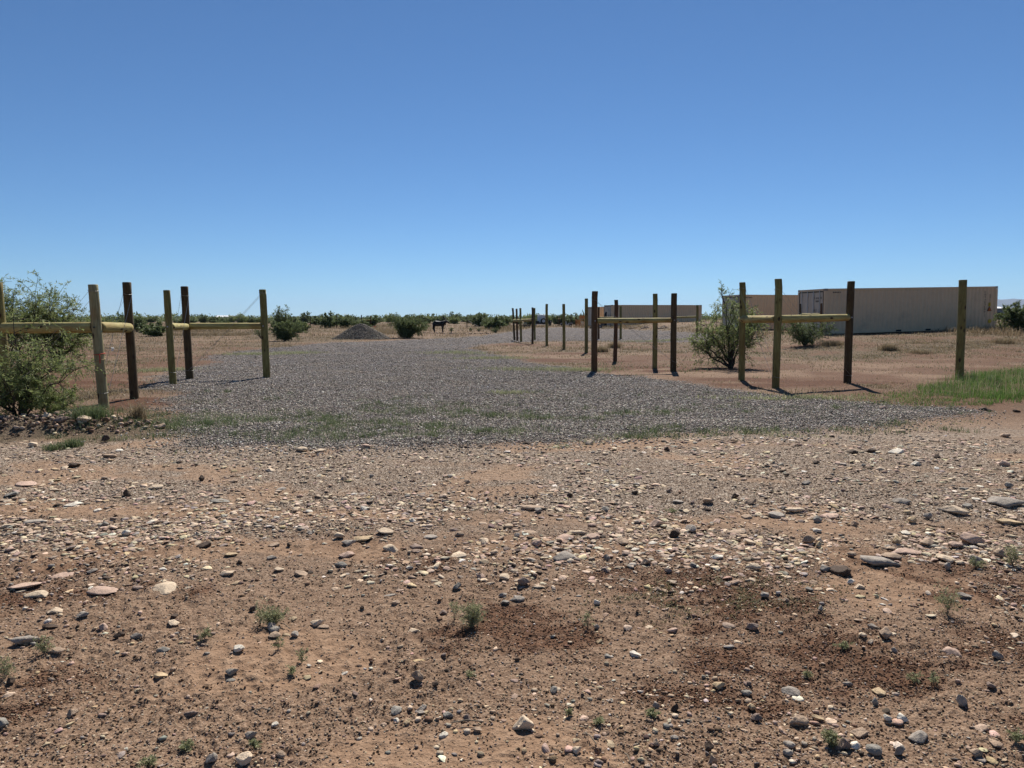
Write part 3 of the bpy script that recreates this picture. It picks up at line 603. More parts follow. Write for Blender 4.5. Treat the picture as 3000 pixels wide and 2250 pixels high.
def stone_obj(i, x, y, w, a, colr, label, group=None):
    key = i % len(S3)
    V, Fc = S3[key]
    rr = np.random.default_rng(900+i)
    hw = w*.5; hh = max(w*a*.6, .006)
    P = V*np.array([hw, hw*rr.uniform(.6, .85), hh])[None]
    bumpv = 1+.05*np.sin(V[:, :1]*7+i)*np.cos(V[:, 1:2]*6-i); P = P*bumpv
    cc = np.tile(colr*rr.uniform(.85, 1.15), (len(V), 1))
    o = mesh_np('stone', P, Fc, M['stone'], smooth=False, col=cc, loc=(x, y, float(zt(x, y))+hh*(.55 if a >= .4 else .34)))
    o.rotation_euler = (rr.normal(0, .07), rr.normal(0, .07), rr.uniform(-.5, .5)+(math.pi if rr.uniform() < .5 else 0))
    tag(o, label, 'stone', group or 'loose stones on the road and soil'); return o
for i, ((px, py, w, a, c), L) in enumerate(zip(STN, info)):
    x, y = G(px, py); x = float(x); y = float(y)
    stone_obj(i, x, y, w*math.hypot(x, y)/F*1.28, a, KEYC[c], L)

# ------------------------------------------------------------------ grass
def blades(name, x, y, h, w, m, lean=.5, tone=None, seed=0, parent=None, kind='stuff', z=None, tip=.25, up=0.0, ox=0, oy=0):
    r = np.random.default_rng(seed); n = len(x)
    z = zt(x+ox, y+oy) if z is None else z
    a = r.uniform(0, 2*np.pi, n); dx = np.cos(a); dy = np.sin(a); ln = np.abs(r.normal(0, lean, n))
    fa = r.uniform(0, 2*np.pi, n); wx = np.cos(fa)*w; wy = np.sin(fa)*w
    b = np.stack([x, y, z-.01], 1); W = np.stack([wx, wy, 0*wx], 1)
    m1 = b+np.stack([dx*h*ln*.25, dy*h*ln*.25, h*.55], 1); t = b+np.stack([dx*h*ln, dy*h*ln, h*(1-.25*np.minimum(ln, 1))], 1)
    V = np.stack([b-W, b+W, m1-W*.75, m1+W*.75, t], 1).reshape(-1, 3)
    i = np.arange(n)[:, None]*5
    Fc = np.concatenate([i+np.array([[0, 1, 3]]), i+np.array([[0, 3, 2]]), i+np.array([[2, 3, 4]])]); 
    tn = r.uniform(0, 1, n) if tone is None else tone
    c = np.repeat(tn, 5)[:, None]+np.tile(np.array([-.12, -.12, 0, 0, tip]), n)[:, None]; c = np.clip(np.repeat(c, 3, 1), 0, 1)
    o = mesh_np(name, V, Fc, m, parent, col=c)
    if kind: o['kind'] = kind
    return o
r = np.random.default_rng(55)
def px_cloud(n, x0, x1, y0, y1): return sample_px(r, n, x0, x1, y0, y1)
# thick green grass at the right end of the gravel
BG = poly_world([(2120, 1150), (2400, 1160), (2600, 1150), (2700, 1135), (2840, 1105), (3000, 1085), (3400, 1075), (3500, 1165), (3100, 1178), (2900, 1190), (2700, 1190), (2500, 1180), (2300, 1165)])
x, y = px_cloud(120000, 2050, 3500, 1075, 1200)
k = inpoly(x+.5*(fbm(x, y, 5, 2)-.5), y+.8*(fbm(x*1.2, y*1.2, 6, 2)-.5), BG); x, y = x[k], y[k]
dens = sst(6.2, 9.5, x)
k = r.uniform(size=len(x)) < .14+.7*dens*sst(.36, .58, fbm(x*1.6, y*1.6, 8, 3)); x, y = x[k], y[k]; n = len(x)
h = (.05+.13*sst(7.5, 11, x))*r.uniform(.5, 1.5, n)*(.6+.8*fbm(x*2, y*2, 12, 2))
tag(blades('green_grass', x, y, h, .0035, M['grass'], .55, r.beta(2, 2.4, n)*.9, seed=1))
x, y = px_cloud(1400, 2650, 3400, 1075, 1175); k = inpoly(x, y, BG); x, y = x[k], y[k]; n = len(x)
blades('grass_seed_stalks', x, y, r.uniform(.3, .55, n), .002, M['dry'], .5, r.uniform(.6, 1, n), seed=2)
# short dull grass coming through the gravel edge
x, y = px_cloud(420000, 150, 2900, 1130, 1320)
e = fbm(x*.9, y*1.5, 71, 4)
band = .62*np.exp(-((y-(10.6+.25*np.maximum(x, 0)*.35))/1.6)**2)+.16*(y < 15)
left = (1-sst(.7, 1.1, ell(x, y, 420, 1235, 2.2, 1.3)))*.55
dens = np.clip(band*(.03+sst(.47, .64, e)*.95)*(1-.6*sst(1.5, 4, x))+left*sst(.4, .6, e), 0, 1)*(y > 8.6+.12*np.maximum(x, 0)+.3*(e-.5))
k = r.uniform(size=len(x)) < dens*.14; x, y = x[k], y[k]; n = len(x)
blades('gravel_edge_grass', x, y, r.uniform(.03, .09, n), .003, M['grass_dull'], .9, r.beta(2, 2, n), seed=3)
k = r.uniform(size=n) < .085*(1-.5*(x < -3)); cx_, cy_ = x[k], y[k]; nc = len(cx_); nb = 34; rad_ = np.repeat(r.uniform(.03, .11, nc), nb); hh_ = np.repeat(r.uniform(.05, .17, nc), nb)
x = np.repeat(cx_, nb)+r.normal(0, 1, nc*nb)*rad_; y = np.repeat(cy_, nb)+r.normal(0, 1, nc*nb)*rad_; n = nc*nb
blades('gravel_grass_clumps', x, y, hh_*r.uniform(.4, .9, n), .0026, M['grass_dull'], .7, np.clip(np.repeat(r.uniform(.1, .7, nc), nb)+r.normal(0, .15, n), 0, 1), seed=33)
x, y = px_cloud(26000, 450, 2700, 1250, 1330); e = fbm(x*1.4, y*2, 91, 3)
k = (r.uniform(size=len(x)) < sst(.5, .68, e)) & (~drive_mask(x, y-.4)) & (drive_mask(x, y+.45)); x, y = x[k], y[k]; n = len(x)
blades('road_edge_weeds', x, y, r.uniform(.02, .06, n), .004, M['leaf_pale'], .9, r.beta(2, 2, n), seed=4)
# green tinged patches along the drive
for q, (px, py, rx, ry) in enumerate(((1340, 1035, 1.7, 1.4), (1560, 1082, 2.0, .6), (1690, 1085, 1.2, .5), (860, 1035, 1.3, 1.2), (1440, 1050, 1.5, .6), (740, 1038, 1.6, .8), (1500, 1150, .5, .3), (480, 1085, .9, .6), (1930, 1000, 3, 1.2), (2330, 1168, 2.0, .3))):
    cx, cy = G(px, py); n = 900 if q != 6 else 300
    x = float(cx)+rx*r.normal(0, .5, n); y = float(cy)+ry*r.normal(0, .5, n)
    if q == 0: X_, Y_ = x, y
    else: X_ = np.concatenate([X_, x]); Y_ = np.concatenate([Y_, y])
n = len(X_); blades('drive_side_grass', X_, Y_, r.uniform(.03, .09, n)*(1+.02*Y_), .004+.00012*Y_, M['leaf_pale'], .8, r.beta(2, 2, n), seed=5)
# dry grass over the fields
x, y = px_cloud(620000, -250, 3250, 948, 1175)
dm, red, dry, road, sand, far = zones(x, y)
e = fbm(x*.8, y*.8, 81, 4); e2 = fbm(x*.16, y*.16, 82, 3)
k = (dm < .5) & (r.uniform(size=len(x)) < np.clip(dry*1.2, 0, 1)*(.15+.85*sst(.42, .62, e))*(.4+.6*sst(.35, .6, e2))) & (y < 125) & (y > 11)
x, y = x[k], y[k]; n = len(x)
blades('dry_grass', x, y, r.uniform(.03, .13, n)*(.7+.6*sst(25, 45, y)), .003+.00026*y, M['dry'], .8, r.beta(2, 2.5, n), seed=6)
# tall dry grass bands
x, y = px_cloud(160000, -250, 3250, 945, 985); e = fbm(x*.15, y*.15, 86, 4)
k = (r.uniform(size=len(x)) < sst(.42, .62, e)*.8) & (~drive_mask(x, y)) & (y < 190) & (y > 36); x, y = x[k], y[k]; n = len(x)
blades('tall_dry_grass', x, y, r.uniform(.15, .45, n), .006+.00016*y, M['dry'], .5, r.beta(2, 3, n), seed=7)
# scattered low green forbs on the left field
x, y = px_cloud(50000, -200, 1100, 975, 1130); e = fbm(x*.7, y*.7, 96, 4)
k = (r.uniform(size=len(x)) < sst(.56, .7, e)*.5) & (~drive_mask(x, y)); x, y = x[k], y[k]; n = len(x)
blades('field_forbs', x, y, r.uniform(.03, .11, n), .004+.0002*y, M['grass_dull'], .9, r.beta(2, 2.5, n), seed=8)
x, y = px_cloud(60000, 1750, 3250, 975, 1110); e = fbm(x*.6, y*.6, 97, 4)
k = (r.uniform(size=len(x)) < sst(.58, .7, e)*.35) & (~drive_mask(x, y)); x, y = x[k], y[k]; n = len(x)
blades('field_forbs', x, y, r.uniform(.03, .10, n), .004+.0002*y, M['grass_dull'], .9, r.beta(2, 2.5, n), seed=9)
# olive ground cover sprawling over the soil right of centre
cx, cy = G(2100, 1745); n = 6000; x = float(cx)+r.normal(0, .34, n); y = float(cy)+r.normal(0, .17, n)+.12*(x-float(cx)); e = fbm(x*7, y*7, 98, 3); k = e > .50; x, y = x[k], y[k]; n = len(x)
blades('ground_cover', x, y, r.uniform(.010, .030, n), .0035, M['leaf_olive'], 1.0, r.beta(2, 3, n), seed=10)

# ------------------------------------------------------------------ shrubs
def bez(a, b, c, n):
    t = np.linspace(0, 1, n)[:, None]; return (1-t)**2*a+2*t*(1-t)*b+t*t*c
def shrub(seed, H, W, nst=8, nsec=7, ntw=6, nl=16, ll=.05, lw=.009, r0=.03, clear=.15, lobes=5, flat=False, droop=.3, bushy=1.0, leaf_side=1.0):
    r = np.random.default_rng(seed); lines = []; L = []; T = []
    lob = r.uniform(.72, 1.08, lobes)
    for s in range(nst):
        a = 2*np.pi*(s+r.uniform(-.3, .3))/nst; k = r.uniform(.1, 1)**.6
        lb = lob[s % lobes]
        top = np.array([np.cos(a)*W*k*lb, np.sin(a)*W*k*lb*.8, H*(1-.55*k*k)*r.uniform(.75, 1.0)*lb])
        base = np.array([np.cos(a), np.sin(a), 0])*r0*1.2*r.uniform(0, 1)
        mid = base+(top-base)*np.array([.25, .25, .55])+r.normal(0, .05, 3)*H
        P = bez(base, mid, top, 9); P[1:] += r.normal(0, .012, (8, 3))*H
        R = np.linspace(r0*r.uniform(.5, 1), r0*.12, 9); lines.append((P, R))
        for q in range(nsec):
            t = r.uniform(clear, .98); i = t*8; i0 = min(int(i), 7); p = P[i0]*(1-i+i0)+P[i0+1]*(i-i0)
            ou = np.array([p[0]/W, p[1]/W, .15]); d = r.normal(0, 1, 3)*.75+ou*1.0+np.array([0, 0, .35]); d /= np.linalg.norm(d)
            ln = H*r.uniform(.14, .34)*(1.15-.4*t)*bushy
            e = p+d*ln; e[2] = max(e[2], .05*H)
            m = (p+e)/2+np.array([0, 0, .15*ln])+r.normal(0, .06, 3)*ln
            Q = bez(p, m, e, 5); lines.append((Q, np.linspace(r0*.22, r0*.06, 5)))
            for w in range(ntw):
                tt = r.uniform(.15, 1); ii = tt*4; j0 = min(int(ii), 3); pp = Q[j0]*(1-ii+j0)+Q[j0+1]*(ii-j0)
                d2 = d*.5+r.normal(0, .8, 3)+np.array([0, 0, .15]); d2 /= np.linalg.norm(d2); l2 = H*r.uniform(.05, .13)*bushy
                ee = pp+d2*l2-np.array([0, 0, droop*l2*.6]); ee[2] = max(ee[2], .03*H)
                mm = (pp+ee)/2+np.array([0, 0, droop*l2*.35])
                K = bez(pp, mm, ee, 3); lines.append((K, np.linspace(r0*.07, r0*.03, 3)))
                t3 = r.uniform(0.1, 1, nl)[:, None]; C = (1-t3)**2*pp+2*t3*(1-t3)*mm+t3**2*ee
                D = d2[None]*.5+r.normal(0, .6, (nl, 3)); D[:, 2] -= droop*.6; D /= np.linalg.norm(D, axis=1)[:, None]
                L.append(np.concatenate([C, D], 1)); T.append(np.full(nl, r.uniform(-.2, .2))+r.uniform(.1, .8, nl)+.15*(pp[2]/H-.5))
    L = np.concatenate(L); T = np.clip(np.concatenate(T), 0, 1); n = len(L)
    C, D = L[:, :3], L[:, 3:]; s = r.uniform(.6, 1.3, n)[:, None]
    side = np.cross(D, r.normal(0, 1, (n, 3))); side /= np.linalg.norm(side, axis=1)[:, None]+1e-9
    A = C; B = C+D*ll*s; mdl = C+D*ll*s*.45
    V = np.stack([A, mdl+side*lw*s, B, mdl-side*lw*s], 1).reshape(-1, 3)
    V[:, 2] = np.maximum(V[:, 2], .01)
    Fq = np.arange(n*4).reshape(-1, 4)
    cc = np.repeat(np.repeat(T, 4)[:, None], 3, 1)
    tv, tf = tubes(lines, 4)
    return tv, tf, V, Fq, cc
def make_shrub(name, loc, label, cat, leafm, barkm, rz=0, group=None, parts=('trunk', 'crown'), sx=1, **kw):
    tv, tf, lv, lf, cc = shrub(**kw)
    root = empty(name, loc, rz); tag(root, label, cat, group)
    a = mesh_np(parts[0], tv, tf, barkm, root, smooth=True); b = mesh_np(parts[1], lv, lf, leafm, root, col=cc)
    root.scale = (sx, 1, 1); return root
def P3(px, py, dz=0):
    v = GP(px, py); v.z += dz; return v
# big near bush at the left edge
make_shrub('mesquite_bush', P3(60, 1243), 'big mesquite bush in front of the left rail, cut by the left edge', 'bush', M['leaf'], M['bark'],
    seed=43, H=1.75, W=1.05, nst=14, nsec=12, ntw=7, nl=14, ll=.05, lw=.0055, r0=.028, clear=.22, droop=.5)
make_shrub('mesquite_bush', P3(150, 1240), 'low sprig of mesquite leaning right from the foot of the big left bush', 'bush', M['leaf'], M['bark'],
    seed=4, H=.75, W=.5, nst=9, nsec=8, ntw=6, nl=14, ll=.045, lw=.005, r0=.014, clear=.2, droop=.5)
make_shrub('mesquite_bush', P3(20, 1085), 'tall airy mesquite behind the left rail, reaching highest at the left edge', 'bush', M['leaf'], M['bark'],
    seed=5, H=3.15, W=1.7, nst=14, nsec=12, ntw=7, nl=15, ll=.085, lw=.010, r0=.045, clear=.3, droop=.3)
make_shrub('mesquite_bush', P3(165, 1078), 'second airy mesquite behind the left rail, beside the pale leaning post', 'bush', M['leaf'], M['bark'],
    seed=6, H=2.95, W=1.5, nst=14, nsec=12, ntw=7, nl=15, ll=.085, lw=.010, r0=.040, clear=.25, droop=.3)
# airy bush on the right
make_shrub('mesquite_bush', P3(2140, 1077), 'airy mesquite bush with bare dark forked stems behind the right brace posts', 'bush', M['leaf'], M['bark'],
    seed=27, H=2.4, W=1.6, nst=14, nsec=12, ntw=7, nl=13, ll=.075, lw=.009, r0=.055, clear=.42, droop=.5)
make_shrub('mesquite_bush', P3(2357, 1014), 'smaller green bush in front of the large container under the long rail', 'bush', M['leaf_far'], M['bark'],
    seed=19, H=1.75, W=1.75, nst=17, nsec=10, ntw=6, nl=11, ll=.08, lw=.012, r0=.03, clear=.15)
make_shrub('mesquite_bush', P3(3005, 974), 'dense dark bush at the right photo edge beside the large container', 'bush', M['leaf_far'], M['bark'],
    seed=14, H=1.6, W=1.8, nst=26, nsec=12, ntw=8, nl=16, ll=.11, lw=.018, r0=.04, clear=.05, sx=1.0)
make_shrub('mesquite_bush', P3(3150, 985), 'dark bush just past the right photo edge', 'bush', M['leaf_far'], M['bark'],
    seed=15, H=1.9, W=2.0, nst=22, nsec=11, ntw=7, nl=14, ll=.11, lw=.018, r0=.04, clear=.05)
make_shrub('creosote_bush', P3(835, 999), 'wide twiggy green bush behind the brace post that stands in the gravel', 'bush', M['leaf_far'], M['bark'],
    seed=16, H=1.75, W=1.7, nst=30, nsec=10, ntw=7, nl=14, ll=.09, lw=.013, r0=.025, clear=.15)
make_shrub('bare_shrub', P3(765, 992), 'half bare twiggy shrub with leafless fanning stems, left of the wide green bush', 'shrub', M['leaf_far'], M['bark'],
    seed=17, H=1.2, W=1.3, nst=26, nsec=5, ntw=3, nl=3, ll=.07, lw=.010, r0=.022, clear=.3)
make_shrub('mesquite_bush', P3(828, 978), 'rounded bush standing above the wide green bush on the skyline', 'bush', M['leaf_far'], M['bark'],
    seed=18, H=2.5, W=1.15, nst=12, nsec=10, ntw=7, nl=14, ll=.10, lw=.016, r0=.05, clear=.35)
make_shrub('creosote_bush', P3(1192, 990), 'broad olive bush between the gravel pile and the elk statue', 'bush', M['leaf_far'], M['bark'],
    seed=19, H=2.15, W=2.05, nst=44, nsec=11, ntw=7, nl=14, ll=.10, lw=.014, r0=.024, clear=.12)

# prototypes for the scrub beyond; each copy shares its meshes
PROTO = []
hidden_first = []
for q, (lm, H_, W_, ns) in enumerate((('leaf_far', 2.3, 1.6, 16), ('leaf_far', 1.8, 1.8, 16), ('leaf', 2.6, 1.5, 14), ('leaf_far', 1.3, 1.4, 14), ('leaf_far', 1.4, 1.3, 14), ('leaf_far', 2.0, 1.2, 12))):
    tv, tf, lv, lf, cc = shrub(seed=200+q, H=H_, W=W_, nst=ns, nsec=9, ntw=6, nl=9, ll=.15, lw=.035, r0=.035, clear=.1)
    mt = mesh_np('trunk', tv, tf, M['bark'], None, smooth=True); mc = mesh_np('crown', lv, lf, M[lm], None, col=cc)
    PROTO.append((mt.data, mc.data, H_)); bpy.data.objects.remove(mt); bpy.data.objects.remove(mc)
def scrub(q, loc, H_, label, group=None, sx=1.0, rz=None, name='scrub_bush'):
    mt, mc, h0 = PROTO[q]; root = empty(name, loc, random.uniform(0, 6.28) if rz is None else rz)
    s = H_/h0; root.scale = (s*sx, s*sx, s); link('trunk', mt, root); link('crown', mc, root)
    tag(root, label, 'bush', group); return root
def scrub_px(q, px, pyb, pyt, label, sx=1.0, group=None):
    p = P3(px, pyb); scrub(q, p, max(.4, ZAT(p.y, pyt)-p.z), label, group, sx)
scrub_px(0, 962, 961, 908, 'tall rounded bush on the skyline left of the gravel pile, behind two thin fence posts', 1.1)
scrub_px(5, 1013, 961, 921, 'bush right of the tallest left skyline bush, behind the gravel pile', 1.2)
scrub_px(3, 1090, 957, 926, 'small bush directly behind the far rail above the gravel pile', 1.2)
scrub_px(2, 1330, 950, 922, 'bush directly behind the head of the elk statue', 1.4)
scrub_px(0, 1404, 957, 913, 'tall bush right of the elk statue with a thick leaning branch', 1.15)
scrub_px(4, 1450, 965, 929, 'yellowish green bush left of the first gate-side posts', 1.3)
scrub_px(1, 1478, 957, 922, 'bush just left of the row of posts along the drive', 1.0)
scrub_px(2, 1553, 951, 914, 'dark skyline bush behind the tank trailer', 1.4)
scrub_px(1, 1680, 951, 921, 'dark bush behind the lumber and thin fence posts', 1.6)
scrub_px(5, 1655, 950, 927, 'low bush behind the small white-fendered trailer', 1.7)
scrub_px(3, 875, 975, 935, 'grey green bush right of the wide twiggy bush', 1.0)
scrub_px(1, 250, 985, 928, 'pale green bush between the near left posts', 1.5)
scrub_px(0, 405, 972, 925, 'round green bush just right of the dark leaning post on the left', 1.5)
scrub_px(3, 455, 985, 945, 'low bush left of the far left brace', 1.5)
scrub_px(4, 650, 952, 932, 'yellow green bush in front of the white roofed barn', 2.0)
# scrub individuals behind the perimeter fence
r = np.random.default_rng(88); k = 0
G1 = 'scrub bushes beyond the perimeter fence'
for d0, d1, n, hs in ((84, 120, 84, .72), (120, 180, 100, 1.05), (180, 260, 110, 1.35)):
    for i in range(n):
        y = r.uniform(d0, d1); u = r.uniform(-.80, .80); x = u*y
        pxp = 1500+u*F
        if 1100 < pxp < 2080 and y < 108: continue
        if 1560 < pxp < 2950 and y < 130: continue
        q = int(r.integers(0, 6)); hgt = PROTO[q][2]*hs*(.55+.75*r.uniform()**2)
        side = next(t for l, t in ((0, 'past the left edge'), (260, 'above the first left rail'), (480, 'between the left braces'), (760, 'above the second left rail'), (980, 'left of the gravel pile'), (1130, 'behind the gravel pile'), (1260, 'behind the broad olive bush'),
            (1440, 'behind the elk statue'), (1560, 'behind the far post row'), (1720, 'behind the parked trailers'), (2050, 'behind the far container'), (2350, 'behind the middle container'), (2920, 'behind the nearest container'), (99999, 'at the right edge')) if pxp < l)
        dist = 'nearest' if d0 == 84 else 'middle' if d0 == 120 else 'farthest'
        scrub(q, (x, y, float(zt(x, y))-.03), hgt, f'desert bush in the {dist} scrub belt beyond the fence, {side}', f'{dist} scrub belt bushes {side}', r.uniform(1.0, 1.6))
# far-off scrub that reads as one mass
n = 9000; y = 240*np.exp(r.uniform(0, 1.6, n)); x = y*r.uniform(-1.1, 1.1, n); hh = 1.0+1.4*fbm(x*.02, y*.012, 66, 3)*r.uniform(.5, 1.3, n)+1.4*r.uniform(size=n)**7; nl = 34
cx_ = np.repeat(x, nl)+np.repeat(hh, nl)*r.normal(0, .75, n*nl); cy_ = np.repeat(y, nl)+np.repeat(hh, nl)*r.normal(0, .6, n*nl)
cz_ = np.repeat(zt(x, y), nl)+np.repeat(hh, nl)*r.uniform(0, 1, n*nl)**.8
C = np.stack([cx_, cy_, cz_], 1); s = np.repeat(hh, nl)[:, None]*.15*r.uniform(.5, 1.2, (n*nl, 1)); ofs = r.normal(0, 1, (n*nl, 3, 3))
V = (C[:, None, :]+ofs*s[:, :, None]).reshape(-1, 3); tn = np.clip(np.repeat(r.uniform(.1, .7, n), nl)+r.normal(0, .15, n*nl), 0, 1)
o = mesh_np('distant_scrub', V, np.arange(len(V)).reshape(-1, 3), M['leaf_far'], col=np.repeat(np.repeat(tn, 3)[:, None], 3, 1)); tag(o, kind='stuff')

# dried tufts
def tuft(px, py, h, rad, n, label, m='dry', group=None, name='grass_tuft'):
    p = P3(px, py); r = np.random.default_rng(int(px*7+py)); x = r.normal(0, rad*.35, n); y = r.normal(0, rad*.35, n)
    o = blades(name, x, y, r.uniform(.5, 1.05, n)*h, .0022+.00013*p.y, M[m], .55, r.beta(2, 2.5, n), seed=int(px), kind=None, z=np.zeros(n)); o.location = p
    tag(o, label, 'grass', group)
tuft(405, 1250, .34, .16, 260, 'dry brown grass tuft in front of the dark leaning post')
tuft(2604, 1026, .36, .45, 900, 'round grey dry tuft alone on the bare field in front of the large container')
tuft(1800, 1020, .40, .45, 600, 'dry tuft between the thin posts behind the near rail')
tuft(1762, 1032, .36, .40, 600, 'dry tuft just right of the thick near post behind the rail')
tuft(2090, 1010, .32, .4, 500, 'grey dry tuft left of the airy mesquite')
tuft(2440, 1012, .3, .8, 800, 'wide grey dry tuft right of the small green bush')
tuft(2940, 1005, .35, .7, 700, 'pale dry tuft near the right edge in the field')
tuft(2700, 1035, .22, .6, 500, 'low pale tuft on the field left of the lone right post')
tuft(270, 1258, .22, .35, 800, 'green grass clump by the white stones on the left bank', 'grass_dull')
tuft(210, 1310, .14, .16, 300, 'small green grass clump at the foot of the rubble bank', 'grass_dull')
tuft(155, 1318, .12, .14, 200, 'tiny grass clump on the rubble bank', 'grass_dull')

# ------------------------------------------------------------------ foreground weeds
def weed(px, py, hpx, wpx, label, pale=True, nst=16, seed=1):
    p = P3(px, py); d = math.hypot(p.x, p.y)/F
    make_shrub('weed', p, label, 'weed', M['leaf_pale'], M['bark_pale'], parts=('stem', 'foliage'),
        seed=seed, H=hpx*d*1.05, W=wpx*d*.5, nst=max(3, int(nst*(1 if pale else .7))), nsec=5, ntw=3, nl=4, ll=.012, lw=.0018, r0=.0016, clear=.1, droop=-.3)
weed(800, 1832, 62, 120, 'wide pale green weed at the left of two foreground weeds, beside dark stones', seed=31, nst=34)
weed(762, 1830, 85, 45, 'taller thin stalk of weed rising left of the wide pale weed', nst=5, seed=30)
weed(1385, 1838, 100, 85, 'bushy pale green weed casting a dark shadow, just left of the photo centre', seed=32, nst=34)
weed(1330, 1815, 90, 40, 'thin upright sprig left of the bushy pale weed', nst=4, seed=33)
weed(2775, 1800, 95, 50, 'upright green weed at the right casting a long shadow', seed=34, nst=14)
weed(2965, 1660, 58, 50, 'green weed at the right edge between pale stones', seed=35, nst=14)
weed(2860, 1665, 24, 60, 'low sprawling weed beside the grey stones at the right', False, 12, 36)
weed(130, 1915, 55, 55, 'small weed next to the grey wedge of rock', False, 12, 37)
weed(16, 1985, 70, 40, 'dry thin weed at the left photo edge', seed=38, nst=8)
weed(600, 1875, 45, 60, 'small green weed above the bare soil left of centre', False, 9, 39)
weed(815, 1905, 45, 34, 'little forked seedling under the wide pale weed', False, 5, 40)
weed(885, 1940, 62, 30, 'slender seedling with a leaning stalk', False, 5, 41)
weed(855, 1975, 30, 34, 'tiny seedling beside a white pebble', False, 6, 42)
weed(1375, 1985, 36, 26, 'tiny sprout right of the rounded tan boulder', False, 5, 43)
weed(1722, 1838, 60, 26, 'thin single-stemmed sprout on pale sand', False, 3, 44)
weed(1910, 2105, 22, 50, 'low green weed under a grey stone', False, 14, 45)
weed(2365, 1985, 34, 34, 'tiny forked seedling left of the ochre stone', False, 5, 46)
weed(2680, 2005, 34, 40, 'small leafy seedling in the soil at the lower right', False, 7, 47)
weed(2735, 2005, 30, 24, 'smallest seedling right of the leafy seedling', False, 4, 48)
weed(2430, 2190, 55, 50, 'dry yellowish weed beside the purplish boulder', True, 14, 49)
weed(545, 2195, 26, 60, 'low green weed at the bottom left', False, 12, 50)
weed(435, 2240, 40, 46, 'green weed cut by the bottom edge at the left', False, 9, 51)
weed(745, 2190, 22, 40, 'small flat green weed beside grey stones at the bottom', False, 10, 52)
weed(2975, 2190, 40, 50, 'green weed at the bottom right corner', False, 10, 53)
weed(1755, 2120, 24, 44, 'faint low weed in dark crumbly soil', False, 8, 54)
weed(2470, 1905, 18, 70, 'low flat weed left of the tan boulder', False, 12, 55)
weed(1665, 2095, 30, 30, 'small sprig in dark soil right of centre', False, 5, 56)
weed(1970, 1500, 14, 60, 'low green weed among pebbles on the road', False, 10, 57)
def stick(px, py, lpx, ang, label):
    p = P3(px, py); d = math.hypot(p.x, p.y)/F; L = lpx*d/2; v = Vector((math.cos(ang), math.sin(ang)*1.6, 0))*L
    pts = [p-v+Vector((0, 0, .012)), p+Vector((0, .01*L, .02)), p+v+Vector((0, 0, .010))]
    o = tube('twig', pts, .0022, M['bark_pale']); tag(o, label, 'twig')
stick(1730, 2175, 50, 2.2, 'pale dead twig lying on soil near the bottom middle')
stick(1370, 2122, 100, .05, 'long straw lying flat under the grey stone')
stick(835, 1840, 50, 2.6, 'bent grey twig under the wide pale weed')
stick(1838, 2225, 30, 1.9, 'short white twig at the bottom middle')
stick(770, 2090, 44, 3.1, 'thin straw lying on bare soil left of centre')

# ------------------------------------------------------------------ timber fence
def post_mesh(name, h, rad, m, parent, base, top, seed, sides=18):
    """round pole from base to top point, in the parent's space; a slight waver and a taper"""
    r = np.random.default_rng(seed); k = 16; t = np.linspace(0, 1, k)
    P = base[None]*(1-t[:, None])+top[None]*t[:, None]; L = np.linalg.norm(top-base)
    P[1:-1, :2] += np.cumsum(r.normal(0, .0012*L, (k-2, 2)), 0)*.5
    R = rad*(1.03-.07*t)*(1+r.normal(0, .012, k)); ang = np.arange(sides)*2*np.pi/sides
    T = (top-base)/L; up = np.array([1., 0, 0]) if abs(T[2]) > .5 else np.array([0, 0, 1.])
    A = np.cross(T, up); A /= np.linalg.norm(A); B = np.cross(T, A)
    # work with the object origin at the base and the pole along the local axis for the grain
    ring = P[:, None]+(R[:, None]*(1+.02*r.normal(0, 1, (1, sides))))[:, :, None]*(np.cos(ang)[None, :, None]*A+np.sin(ang)[None, :, None]*B)
    e0 = P[0]+(ring[0]-P[0])*.86-T*rad*.10; e1 = P[-1]+(ring[-1]-P[-1])*.88+T*rad*.10
    V = np.concatenate([e0, ring.reshape(-1, 3), e1]); kk = k+2
    i = np.arange(kk-1)[:, None]*sides; j = np.arange(sides)[None]; j2 = (j+1) % sides
    Fq = np.stack([i+j, i+j2, i+sides+j2, i+sides+j], -1).reshape(-1, 4).tolist()
    bm = bmesh.new(); vs = [bm.verts.new(v) for v in V]
    for f in Fq: bm.faces.new([vs[q] for q in f]).smooth = True
    c0 = bm.faces.new(vs[:sides]); c1 = bm.faces.new(vs[-sides:]); c0.material_index = c1.material_index = 1
    bmesh.ops.recalc_face_normals(bm, faces=bm.faces)
    me = bpy.data.meshes.new(name); bm.to_mesh(me); bm.free(); me.materials.append(m); me.materials.append(M['endgrain'])
    return link(name, me, parent)
POSTS = {}
def plan(key, bx, by, tx, ty, w, m, Y=None):
    """post from photo measurements: base centre, top centre, width in px"""
    x, y = G(bx, by); x = float(x); y = float(y)
    if Y: y = Y; x = XAT(Y, bx, float(z0(0, Y)))
    z = float(zt(x, y)); zt_ = ZAT(y, ty); xt = XAT(y, tx, zt_)
    # keep the lean gentle and real
    POSTS[key] = dict(b=np.array([x, y, z]), t=np.array([xt, y, zt_]), r=max(.055, w*y/F/2), m=m)
    return POSTS[key]
def at_h(key, py):
    p = POSTS[key]; z = ZAT(p['b'][1], py); f = (z-p['b'][2])/(p['t'][2]-p['b'][2]); return p['b']*(1-f)+p['t']*f
def lone(key, label, group='lone treated posts of the new fence line'):
    p = POSTS[key]; o = post_mesh('fence_post', 0, p['r'], M[p['m']], None, np.array([0, 0, -.3]), p['t']-p['b'], sum(map(ord, key))*13 % 997+1)
    o.location = p['b']; tag(o, label, 'post', group); return o
